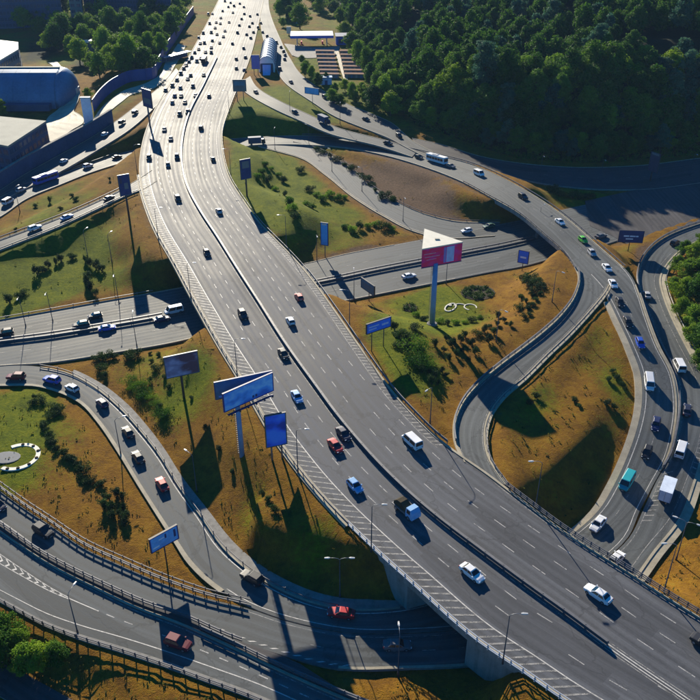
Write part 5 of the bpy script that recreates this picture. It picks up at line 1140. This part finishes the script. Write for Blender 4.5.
# filling station
p = loc(312, 44); t = thing('filling_station', 'blue filling station with white flat canopy above the sheds', 'filling station', p, .05)
W, D, Hc = 14.0, 9.0, 6.4
MB().box(-W, W, -D, D, Hc, Hc + .35).build('canopy', 'roof_white', t); MB().box(-W - .15, W + .15, -D - .15, -D - .002, Hc - 1.3, Hc + .3).build('fascia', 'station_blue', t)
for sx in (-1, 1):
    MB().box(sx * W + (.002 if sx > 0 else -.15), sx * W + (.15 if sx > 0 else -.002), -D, D, Hc - 1.3, Hc + .3).build('fascia', 'station_blue', t)
    for sy in (-1, 1): MB().box(sx * W * .7 - .3, sx * W * .7 + .3, sy * D * .6 - .3, sy * D * .6 + .3, -.5, Hc - .01).build('column', 'lamp_white', t)
MB().box(W + 2, W + 20, -4, 9, -.5, 5).build('shop', 'station_blue', t); MB().box(W + 1.6, W + 20.4, -4.4, 9.4, 5.01, 5.4).build('shop_roof', 'wall_navy', t)
for k in range(4): MB().box(W + 3.5 + k * 4, W + 6.5 + k * 4, -4.08, -4.003, .8, 3.6).build('shop_window', 'building_glass', t)
for sx in (-.5, .5): MB().box(sx * W - .5, sx * W + .5, -1.2, 1.2, -.3, 1.9).build('pump', 'ad_red', t)
# tube-roofed station
a = G(267, 72, 7.0); b = G(270, 52, 7.0); d = (b - a)[:2]; Lt = float(np.linalg.norm(d)); t = thing('tube_station', 'white tube shaped glazed station between the slip road and the highway', 'station', (a[0], a[1], height_at(a[0], a[1]) - .3), math.atan2(d[1], d[0]))
nb = 9
for k in range(nb):
    xa, xb = Lt * k / nb + .05, Lt * (k + 1) / nb - .05; pr_ = [(4.6 * math.cos(q), 3.2 + 5.6 * math.sin(q)) for q in np.linspace(0, math.pi, 13)]
    MB().loft([[(x, y, z) for y, z in [(4.6, 0)] + pr_ + [(-4.6, 0)]] for x in (xa, xb)]).build('vault_section', 'tube_white', t, False)
for k in range(nb + 1):
    x = Lt * k / nb; MB().tube([(x, 4.75 * math.cos(q), 3.2 + 5.75 * math.sin(q)) for q in np.linspace(0, math.pi, 13)], .18, 6).build('hoop', 'metal_blue', t)
MB().loft([[(-.3, 3.6, 0), (-.3, -3.6, 0), (-.3, -3.6, 5), (-.3, 3.6, 5)], [(-.05, 3.6, 0), (-.05, -3.6, 0), (-.05, -3.6, 5), (-.05, 3.6, 5)]]).build('entrance_glass', 'building_glass', t)
MB().loft([[(-9, -2, 0), (-9, 2, 0), (-9, 2, .4), (-9, -2, .4)], [(-.35, -2.4, 0), (-.35, 2.4, 0), (-.35, 2.4, 4.4), (-.35, -2.4, 4.4)]]).build('stair_cover', 'ad_pale', t)
# rust roofed sheds in rows, a path between
g = np.random.default_rng(3); k = 0
for r in range(7):
    for sd, (xa, xb) in enumerate(((316, 334), (340, 359))):
        y = 54 + r * 3.9; sh_ = r * 1.3
        p = loc((xa + xb) / 2 + sh_ * .6, y); L = (xb - xa) / px_scale(p)
        t = thing('shed', f'{ORD[r]} rust roofed shed from the back, {"road side" if sd == 0 else "hill side"} row', 'shed', p + [0, 0, -.2], -.06, 'rust roofed sheds')
        MB().box(-L / 2, L / 2, -1.6, 1.6, -.5, 2.24).build('wall', 'wall_grey', t)
        MB().loft([[(x, -2.0, 2.25), (x, 0, 2.6), (x, 2.0, 2.25), (x, 2.0, 2.4), (x, 0, 2.8), (x, -2.0, 2.4)] for x in (-L / 2 - .3, L / 2 + .3)]).build('roof', 'roof_rust', t)
        for q in range(4): MB().box(-L / 2 + L * (q + .3) / 4, -L / 2 + L * (q + .7) / 4, -1.66, -1.605, 0, 1.9).build('door', 'metal_blue' if q % 2 else 'roof_pale', t)
path('narrow path between the two rows of rust roofed sheds', [(334.5, 50, 338, 50), (338, 62, 342, 62), (344, 80, 348, 80)], 'paving')
p = loc(326, 84); t = thing('kiosk', 'small blue kiosk below the rust roofed sheds', 'kiosk', p, .1); MB().box(-3, 3, -2, 2, -.5, 3.6).build('wall', 'ad_pale', t); MB().box(-3.4, 3.4, -2.4, 2.4, 3.61, 3.95).build('roof', 'metal_blue', t); MB().box(-.7, .7, -2.06, -2.003, 0, 2.3).build('door', 'sign_navy', t)
p = loc(289, 35); t = thing('price_pylon', 'white price board in front of the filling station', 'sign', p, .1); MB().box(-1.6, 1.6, -.3, .3, 1, 5.5).build('panel', 'roof_white', t); MB().box(-.3, .3, -.2, .2, -.5, .99).build('post', 'pole_grey', t)
p = loc(158, 62); t = thing('bus_shelter', 'long blue roofed shelter beside the jammed lanes', 'shelter', loc(177, 60), 1.05); MB().box(-12, 12, -2, 2, 3.2, 3.5).build('roof', 'metal_blue', t); MB().box(-12, 12, 1.7, 1.9, 0, 3.19).build('back_wall', 'wall_navy', t)
for q in range(5): MB().box(-11.5 + q * 5.7, -11.3 + q * 5.7, -1.8, -1.6, -.3, 3.19).build('column', 'pole_grey', t)
for n_, (px, py, w_, d_, lab) in enumerate([(86, 52, 7, 4, 'small white roofed pavilion among the park trees'), (96, 51, 3, 3, 'tiny white hut beside the park pavilion')]):
    p = loc(px, py); t = thing('pavilion', lab, 'pavilion', p, .1); MB().box(-w_, w_, -d_, d_, -.5, 6.5).build('wall', 'wall_grey', t); MB().box(-w_ - .4, w_ + .4, -d_ - .4, d_ + .4, 6.51, 7.0).build('roof', 'roof_white', t); MB().box(-1, 1, -d_ - .06, -d_ - .003, 0, 2.4).build('door', 'sign_navy', t)
# ---------------------------------------------------------------- vehicles
def ring(x, hw, z0, z1, tumble=.93):
    m = z0 + (z1 - z0) * .55
    pts = [(-hw * .88, z0), (-hw, z0 + .1), (-hw * 1.0, m), (-hw * tumble, z1 - .05), (-hw * (tumble - .1), z1)]
    return [(x, y, z) for y, z in pts] + [(x, -y, z) for y, z in pts[::-1]]
SPEC = {  # lower body sections (x, half width, z0, z1), cabin (rear base, rear top, front top, front base, hw base, hw top, z base, z top), axles
    'sedan': ([(-2.32, .66, .45, .80), (-2.24, .80, .32, .98), (-1.7, .89, .22, 1.04), (-.2, .91, .2, 1.0), (1.0, .90, .21, .97), (1.8, .86, .24, .86), (2.2, .76, .3, .72), (2.32, .60, .42, .62)], (-1.75, -1.15, .25, 1.05, .84, .64, .97, 1.45), (-1.38, 1.42)),
    'hatchback': ([(-1.95, .66, .42, .9), (-1.9, .80, .32, 1.02), (-1.3, .87, .22, 1.04), (0, .88, .2, 1.0), (.9, .87, .21, .97), (1.6, .83, .26, .86), (1.92, .74, .3, .74), (2.02, .58, .42, .62)], (-1.88, -1.45, .2, .95, .82, .64, .98, 1.5), (-1.22, 1.28)),
    'suv': ([(-2.25, .72, .5, 1.0), (-2.2, .86, .38, 1.12), (-1.5, .94, .3, 1.16), (0, .95, .28, 1.12), (1.0, .94, .3, 1.1), (1.8, .90, .32, 1.0), (2.2, .82, .38, .9), (2.3, .66, .5, .76)], (-2.12, -1.75, .2, 1.0, .9, .72, 1.1, 1.76), (-1.35, 1.42)),
    'van': ([(-2.6, .84, .45, 1.05), (-2.55, .95, .36, 1.15), (-1.5, 1.0, .3, 1.15), (0, 1.0, .3, 1.15), (1.4, .99, .3, 1.15), (2.1, .95, .34, 1.08), (2.55, .86, .4, .9), (2.65, .7, .5, .78)], (-2.55, -2.45, 1.35, 2.05, .97, .86, 1.13, 2.15), (-1.6, 1.75)),
}
VM = {}
def vehicle_meshes(kind, paint):
    k = (kind, paint)
    if k in VM: return VM[k]
    sec, (xr, xrt, xft, xf, hb, ht, zb, zt), ax = SPEC[kind]; pm = 'paint_' + paint.replace(' ', '_'); P = {}
    mb = MB(); mb.loft([ring(*s) for s in sec])
    mid = (zb + zt) / 2
    def crow(z, f): return [(xr + (xrt - xr) * f, -(hb + (ht - hb) * f), z), (xf + (xft - xf) * f, -(hb + (ht - hb) * f), z), (xf + (xft - xf) * f, hb + (ht - hb) * f, z), (xr + (xrt - xr) * f, hb + (ht - hb) * f, z)]
    mb.loft([crow(zb - .06, 0), crow(zb, 0), crow(zt - .05, .97), [(xrt + .1, -ht + .09, zt), (xft - .1, -ht + .09, zt), (xft - .1, ht - .09, zt), (xrt + .1, ht - .09, zt)]])
    P['body'] = mb.mesh('body', pm)
    def cab(x01, f, side):  # point on cabin flank
        y = hb + (ht - hb) * f; x = (xr + (xrt - xr) * f) * (1 - x01) + (xf + (xft - xf) * f) * x01; return (x, side * (y + .012), zb + (zt - .05 - zb) * f / .97)
    P['side_window'] = []
    for s in (-1, 1):
        for a, b in ((.07, .47), (.51, .93)):
            P['side_window'].append(MB().add([cab(a, .08, s), cab(b, .08, s), cab(b, .90, s), cab(a, .90, s)], [(0, 1, 2, 3)]).mesh('side_window', 'window_glass'))
    def endw(xb_, xt_, d):
        f0, f1 = .10, .92; pts = []
        for f in (f0, f1):
            y = (hb + (ht - hb) * f) * .9; x = xb_ + (xt_ - xb_) * f + d * .015; z = zb + (zt - .05 - zb) * f / .97 + .008; pts.append([(x, -y, z), (x, y, z)])
        return MB().add([pts[0][0], pts[0][1], pts[1][1], pts[1][0]], [(0, 1, 2, 3)])
    P['windscreen'] = endw(xf, xft, 1).mesh('windscreen', 'window_glass'); P['rear_window'] = endw(xr, xrt, -1).mesh('rear_window', 'window_glass')
    P['headlight'] = [MB().box(sec[-2][0] - .10, sec[-2][0] + .06, s * .62 - .14, s * .62 + .14, .60, .73).mesh('headlight', 'headlight') for s in (-1, 1)]
    P['tail_light'] = [MB().box(sec[0][0] - .02, sec[0][0] + .14, s * .66 - .13, s * .66 + .10, sec[1][3] - .30, sec[1][3] - .10).mesh('tail_light', 'tail_light') for s in (-1, 1)]
    P['bumper'] = [MB().box(sec[-1][0] - .06, sec[-1][0] + .03, -.58, .58, .34, .46).mesh('bumper', 'black_plastic'), MB().box(sec[0][0] - .03, sec[0][0] + .06, -.6, .6, .36, .48).mesh('bumper', 'black_plastic')]
    P['number_plate'] = [MB().box(sec[-1][0] + .031, sec[-1][0] + .045, -.26, .26, .36, .46).mesh('number_plate', 'lamp_white'), MB().box(sec[0][0] - .045, sec[0][0] - .031, -.26, .26, .52, .63).mesh('number_plate', 'lamp_white')]
    P['grille'] = [MB().box(sec[-1][0] - .04, sec[-1][0] + .012, -.4, .4, .48, .6).mesh('grille', 'black_plastic')]
    P['mirror'] = [MB().box(xf - .25, xf - .05, s * (hb + .12) - .1, s * (hb + .12) + .1, zb, zb + .15).mesh('mirror', pm) for s in (-1, 1)]
    P['ax'] = (ax, sec[3][1]); VM[k] = P; return P
WH = {}
def wheel_mesh(r=.33, w=.24):
    if (r, w) not in WH:
        mb = MB(); n = 16; cs = [(math.cos(2 * math.pi * q / n), math.sin(2 * math.pi * q / n)) for q in range(n)]
        mb.loft([[(c * rr, y, s * rr) for c, s in cs] for rr, y in ((r * .62, -w / 2), (r * .93, -w / 2), (r, -w * .3), (r, w * .3), (r * .93, w / 2), (r * .62, w / 2))], 0)
        mb.loft([[(c * rr, y, s * rr) for c, s in cs] for rr, y in ((r * .2, -w / 2 - .02), (r * .6, -w / 2 - .004), (r * .6, w / 2 + .004), (r * .2, w / 2 + .02))], 1)
        WH[(r, w)] = mb.mesh('wheel', ['tyre', 'rim'])
    return WH[(r, w)]
def far_mesh(kind, paint):
    k = ('far', kind, paint)
    if k in VM: return VM[k]
    P = vehicle_meshes(kind, paint); VM[k] = P; return P
def add_vehicle(kind, paint, p, yaw, pitch, label, group, detail=2):
    cat = {'sedan': 'car', 'hatchback': 'car', 'suv': 'car', 'van': 'van'}[kind]
    t = thing({'sedan': 'sedan_car', 'hatchback': 'hatchback_car', 'suv': 'suv_car', 'van': 'van'}[kind], label, cat, p, yaw, group); t.rotation_euler = (0, -pitch, yaw)
    P = vehicle_meshes(kind, paint); link('body', P['body'], t); link('windscreen', P['windscreen'], t); link('rear_window', P['rear_window'], t)
    (xa, xb), hw = P['ax']; r = .33 if kind in ('sedan', 'hatchback') else .37
    for m in P['side_window']: link('side_window', m, t)
    for x in (xa, xb):
        for s in (-1, 1): o = link('wheel', wheel_mesh(r), t); o.location = (x, s * (hw - .10), r)
    if detail > 1:
        for nm in ('headlight', 'tail_light', 'bumper', 'mirror', 'number_plate', 'grille'):
            for m in P[nm]: link(nm, m, t)
    return t
def add_box_truck(paint, boxmat, p, yaw, pitch, label, group, L=7.0, H=3.2, cat='truck', name='box_truck', flat=False):
    t = thing(name, label, cat, p, yaw, group); t.rotation_euler = (0, -pitch, yaw); h = L / 2; pm = 'paint_' + paint.replace(' ', '_')
    MB().loft([[(x, -1.08, .5), (x, 1.08, .5), (x, 1.1, z), (x, .95, zt), (x, -.95, zt), (x, -1.1, z)] for x, z, zt in ((h - 1.75, 1.4, 2.35), (h - .6, 1.4, 2.4), (h - .12, 1.35, 1.9), (h, 1.2, 1.3))]).build('cab', pm, t)
    MB().add([(h - .50, -.9, 2.28), (h - .50, .9, 2.28), (h - .02, 1.0, 1.42), (h - .02, -1.0, 1.42)], [(0, 1, 2, 3)]).build('windscreen', 'window_glass', t)
    for s in (-1, 1): MB().add([(h - 1.5, s * 1.1, 1.45), (h - .55, s * 1.1, 1.45), (h - .65, s * .995, 2.2), (h - 1.5, s * .995, 2.2)], [(0, 1, 2, 3)]).build('side_window', 'window_glass', t)
    MB().box(-h, h - 1.8, -.5, .5, .45, .75).build('chassis', 'black_plastic', t)
    if flat:
        MB().box(-h, h - 1.85, -1.1, 1.1, .76, .98).build('load_bed', 'galvanised', t)
        MB().loft([[(x, -.85, .985), (x, .85, .985), (x, .8, z), (x, -.8, z)] for x, z in ((-h + .3, 1.5), (-h + 1.1, 2.2), (-h + 2.2, 2.3), (-h + 3.2, 1.7), (-h + 3.8, 1.4))]).build('covered_load', 'soil', t)
    else:
        mb = MB(); mb.box(-h, h - 1.88, -1.18, 1.18, .8, H); bx = mb.build('cargo_box', boxmat, t); MB().box(-h - .04, -h - .003, -.02, .02, .9, H - .1).box(-h - .04, -h - .003, -1.1, -1.06, .9, H - .1).box(-h - .04, -h - .003, 1.06, 1.1, .9, H - .1).build('rear_door_bars', 'galvanised', bx)
        MB().box(-h - .05, h - 1.83, -1.23, 1.23, H + .002, H + .08).build('roof_edge', boxmat, t)
    for x in (-h + 1.2, h - 1.0):
        for s in (-1, 1): o = link('wheel', wheel_mesh(.46, .34), t); o.location = (x, s * .95, .46)
    for s in (-1, 1): MB().box(h - .02, h + .05, s * .8 - .16, s * .8 + .16, .75, .92).build('headlight', 'headlight', t)
    return t
def add_bus(paint, p, yaw, pitch, label, group, L=11.0):
    t = thing('bus', label, 'bus', p, yaw, group); t.rotation_euler = (0, -pitch, yaw); h = L / 2; pm = 'paint_' + paint.replace(' ', '_')
    MB().loft([[(x, -w, .4), (x, w, .4), (x, w, 2.5), (x, w * .9, 3.0), (x, -w * .9, 3.0), (x, -w, 2.5)] for x, w in ((-h, 1.15), (-h + .15, 1.25), (h - .3, 1.25), (h, 1.12))]).build('body', pm, t)
    n = int(L / 1.6)
    for s in (-1, 1):
        for k in range(n):
            xa = -h + .5 + k * (L - 1) / n; MB().box(xa, xa + (L - 1) / n - .18, s * 1.262 - .008, s * 1.262 + .008, 1.35, 2.35).build('side_window', 'window_glass', t)
    MB().box(h - .02, h + .02, -1.0, 1.0, 1.2, 2.5).build('windscreen', 'window_glass', t); MB().box(-h - .02, -h + .02, -1.0, 1.0, 1.6, 2.5).build('rear_window', 'window_glass', t)
    for x in (-h + 2.4, h - 2.2):
        for s in (-1, 1): o = link('wheel', wheel_mesh(.48, .3), t); o.location = (x, s * 1.08, .48)
    MB().box(-h * .4, h * .1, -.7, .7, 3.002, 3.25).build('roof_unit', 'lamp_white', t); return t

# road key, direction (+1 along the survey order), kind, paint, px, py
WH_ = 'the highway side by the blue billboards'; EH_ = 'the highway side by the red billboard'
CARS = {}
CARS['ML'] = (-1, WH_, 'cars on the west carriageway', [
 ('sedan', 'white', 472, 573), ('PICK', 'light blue', 406, 510), ('hatchback', 'light blue', 355, 486), ('sedan', 'red', 335.5, 446), ('sedan', 'navy', 343.5, 434), ('sedan', 'light blue', 297, 397), ('sedan', 'black', 283.5, 354), ('suv', 'black', 243, 315),
 ('hatchback', 'black', 207, 253), ('suv', 'black', 178, 199), ('hatchback', 'grey', 168, 165), ('suv', 'black', 149, 158), ('suv', 'black', 177, 157)])
CARS['MR'] = (1, EH_, 'cars on the east carriageway', [
 ('sedan', 'white', 598, 594), ('suv', 'black', 706, 644), ('van', 'white', 412, 442), ('hatchback', 'white', 290.5, 321), ('hatchback', 'coral red', 299, 297), ('sedan', 'silver', 219, 211), ('sedan', 'black', 213, 159), ('suv', 'black', 201, 128), ('sedan', 'black', 209, 96)])
CARS['B'] = (0, 'the straight road', 'cars on the straight road', [
 ('suv', 'black', 5, 333), ('suv', 'black', 81, 325), ('hatchback', 'black', 95, 316), ('sedan', 'blue', 107, 328), ('sedan', 'dark blue', 162, 319), ('van', 'white', 174, 311), ('sedan', 'white', 409, 276), ('hatchback', 'white', 464, 229), ('sedan', 'dark green', 489, 226), ('sedan', 'grey', 601, 236)])
CARS['GE'] = (0, 'the queue slip road', 'cars on the queue slip road', [
 ('suv', 'dark red', 16, 377), ('suv', 'blue', 52, 380), ('hatchback', 'white', 72, 388), ('hatchback', 'dark blue', 102, 403), ('sedan', 'black', 128, 432), ('sedan', 'black', 138, 457), ('sedan', 'red', 162, 484), ('suv', 'black', 252, 578), ('sedan', 'red', 341, 613), ('sedan', 'white', 598, 524), ('van', 'teal', 627, 482), ('hatchback', 'black', 647, 452), ('sedan', 'dark blue', 656, 424), ('van', 'white', 649, 383), ('hatchback', 'blue', 640, 343), ('sedan', 'black', 628, 322)])
CARS['GE'][3].extend([('sedan', 'black', 620, 302), ('hatchback', 'black', 668, 390)][:1])
CARS['KD'] = (1, 'the curved road', 'cars on the curved road', [
 ('suv', 'black', 43, 531), ('hatchback', 'navy', -2, 505), ('sedan', 'grey', 397, 645), ('hatchback', 'white', 613, 556), ('TRUCK', 'white', 667, 492), ('van', 'white', 681, 450), ('sedan', 'navy', 687, 410), ('van', 'white', 674, 366), ('sedan', 'silver', 647, 295), ('suv', 'black', 675, 243)])
CARS['K2'] = (1, 'the near corner road', 'cars on the near corner road', [('suv', 'dark red', 178, 643)])
CARS['E'] = (1, 'the flyover road', 'cars on the flyover', [
 ('TRUCK', 'black', 257, 143), ('hatchback', 'black', 419, 157), ('BUS', 'white', 437, 161), ('sedan', 'grey', 451, 166), ('van', 'white', 479, 174), ('suv', 'black', 523, 197), ('sedan', 'white', 560, 222), ('hatchback', 'green', 583, 240), ('hatchback', 'silver', 592, 253), ('sedan', 'white', 607, 268),
 ('van', 'white', 8, 202), ('suv', 'silver', 21, 190), ('BUS', 'blue', 46, 180), ('suv', 'white', 88, 166), ('sedan', 'black', 117, 157)])
CARS['GE2'] = (-1, 'the flyover bend', 'cars on the flyover', [('sedan', 'white', 613, 284)])
CARS['L1'] = (1, 'the raised ramp', 'cars on the raised ramp', [('suv', 'white', 35, 228), ('sedan', 'light blue', 67, 217), ('sedan', 'black', 109, 198)])
CARS['L4'] = (1, 'the shaded road below the retaining wall', 'cars on the shaded road', [('hatchback', 'white', 64, 161), ('hatchback', 'white', 105, 134), ('suv', 'black', 122, 122), ('suv', 'black', 135, 112)])
CARS['S3'] = (1, 'the slip road past the sheds', 'cars on the slip road past the sheds', [('sedan', 'black', 280, 69), ('sedan', 'black', 291, 82), ('suv', 'black', 325, 97), ('sedan', 'navy', 333, 101), ('sedan', 'black', 366, 119), ('suv', 'black', 399, 136)])
CARS['S2'] = (1, 'the slip road beside the tube station', 'cars on the slip road beside the tube station', [('sedan', 'black', 256, 92), ('hatchback', 'black', 295, 112), ('TRUCK', 'navy', 324, 122), ('sedan', 'black', 388, 143)])
far = [(80, 690), (205, 690), (205, 632), (178, 607), (150, 567), (217, 500), (253, 490), (185, 450), (287, 418), (223, 420), (155, 395), (220, 385), (275, 378), (185, 375), (322, 328), (205, 350), (222, 322), (235, 300), (245, 285), (258, 270), (270, 252), (283, 230), (355, 230), (355, 208), (307, 190), (325, 188), (360, 178), (392, 188), (320, 145), (355, 142), (415, 135), (348, 103), (377, 98), (395, 103), (433, 97), (397, 78), (405, 48), (450, 55), (415, 5)]
farR = [(488, 82), (470, 142), (448, 190), (497, 210), (465, 257), (465, 298), (500, 305), (525, 70), (557, 62), (535, 100), (522, 115), (528, 165), (540, 140), (498, 30), (480, 15)]
farS = [(572, 100), (555, 120), (580, 140), (600, 158), (620, 170), (640, 185), (660, 205), (678, 240), (672, 225), (655, 300), (676, 258)]
far += [(360, 60), (430, 30), (342, 62), (300, 165), (330, 228), (292, 268), (252, 345), (240, 448), (265, 330), (380, 150), (440, 12), (372, 122), (300, 215), (195, 420), (310, 255), (408, 160)]; farR += [(500, 60), (478, 110), (510, 150), (455, 25), (505, 250)]
fc = lambda L: [(random.choice(['sedan', 'sedan', 'hatchback', 'suv']), random.choices(['black', 'navy', 'grey', 'dark blue', 'brown'], (6, 2, 2, 1, 1))[0], 130 + a / 4.375, b / 4.375) for a, b in L]
CARS['ML2'] = (-1, 'the jammed far lanes of the highway', 'cars in the far jam', fc(far[3:]) + [('BUS', 'black', 130 + 325 / 4.375, 268 / 4.375)])
CARS['MR2'] = (1, 'the far outbound lanes of the highway', 'cars in the far outbound lanes', fc(farR))
CARS['S32'] = (-1, 'the queue curving past the filling station', 'cars in the filling station queue', fc(farS))
KINDW = {'sedan': 'sedan', 'hatchback': 'hatchback', 'suv': 'SUV', 'van': 'van', 'PICK': 'flatbed truck', 'TRUCK': 'box truck', 'BUS': 'bus'}
used = {}
for key, (dr, where, group, L) in CARS.items():
    rk = {'ML2': 'ML', 'MR2': 'MR', 'S32': 'S3', 'GE2': 'GE'}.get(key, key); r = RD[rk]; rows = []
    for kind, paint, px, py in L:
        i = r.idx(px, py)
        for _ in range(3): q = G(px, py, r.C[i][2] + .5); i = int(np.argmin(((r.C - q)[:, :2] ** 2).sum(1)))
        z = r.C[i][2] + .03; q = G(px, py, z + .55); t = r.tangent(i); d = dr
        if dr == 0:
            # right-hand traffic: which half of the road
            sd = (q - r.C[i])[:2] @ np.array([-t[1], t[0]]); d = 1 if sd < 0 else -1
            if rk == 'GE': d = -1
        lat = (q - r.C[i])[:2] @ np.array([-t[1], t[0]]); lim = max(.3, r.W[i] / 2 - 1.3)
        if abs(lat) > lim and rk not in ('ML', 'MR'): q[:2] += np.array([-t[1], t[0]]) * (math.copysign(lim, lat) - lat)
        j0_, j1_ = max(0, i - 2), min(r.n - 1, i + 2); sl = (r.C[j1_][2] - r.C[j0_][2]) / max(.1, np.linalg.norm((r.C[j1_] - r.C[j0_])[:2]))
        rows.append((r.len[i], kind, paint, np.array([q[0], q[1], z]), math.atan2(t[1] * d, t[0] * d) + random.uniform(-.03, .03), math.atan(sl) * d))
    rows.sort(key=lambda q: q[0])
    for n_, (s_, kind, paint, q, yaw, pit) in enumerate(rows):
        col_ = paint if kind != 'TRUCK' else paint; nm = KINDW[kind]
        same = [m for m in rows if (m[1], m[2]) == (kind, paint)]
        lab = f'{paint} {nm} on {where}'
        if len(same) > 1:
            k_ = [m[3] is q for m in same].index(True); frm = {'ML': 'the bottom', 'MR': 'the bottom', 'ML2': 'the near end', 'MR2': 'the near end', 'S32': 'the far end', 'B': 'the left', 'GE': 'the left', 'KD': 'the left', 'E': 'the left', 'L4': 'the left', 'S3': 'the far end', 'S2': 'the far end'}.get(key, 'the left')
            lab = f'{ORDW(k_)} {paint} {nm} from {frm} on {where}'
        det = 2 if q[1] < 330 else 1
        if kind == 'PICK': add_box_truck(paint, 'galvanised', q, yaw, pit, 'light blue flatbed truck with a dark covered load on the highway', group, 5.6, 2.4, 'truck', 'flatbed_truck', True)
        elif kind == 'TRUCK': add_box_truck(paint, 'ad_cloud' if paint == 'white' else 'wall_navy', q, yaw, pit, lab, group, 7.6 if q[1] > 200 else 6.6, 3.3)
        elif kind == 'BUS': add_bus(paint, q, yaw, pit, lab, group, 11.0 if q[1] > 300 else 10.0)
        else: add_vehicle(kind, paint, q, yaw, pit, lab, group, det)

# ---------------------------------------------------------------- thin blue air over the valley
hz = MB().box(-700, 700, -60, 1500, -6, 112).build('haze', 'lamp_white'); hz['kind'] = 'stuff'; tag(hz, 'thin blue haze filling the valley air', 'haze')
hm_ = bpy.data.materials.new('haze_air'); hm_.use_nodes = True; nt_ = hm_.node_tree; nt_.nodes.remove(nt_.nodes['Principled BSDF']); pv = nt_.nodes.new('ShaderNodeVolumePrincipled')
pv.inputs['Color'].default_value = (0.40, 0.66, 1.0, 1); pv.inputs['Density'].default_value = 0.00006; pv.inputs['Anisotropy'].default_value = 0.0
nt_.links.new(pv.outputs[0], nt_.nodes['Material Output'].inputs['Volume']); hz.data.materials[0] = hm_
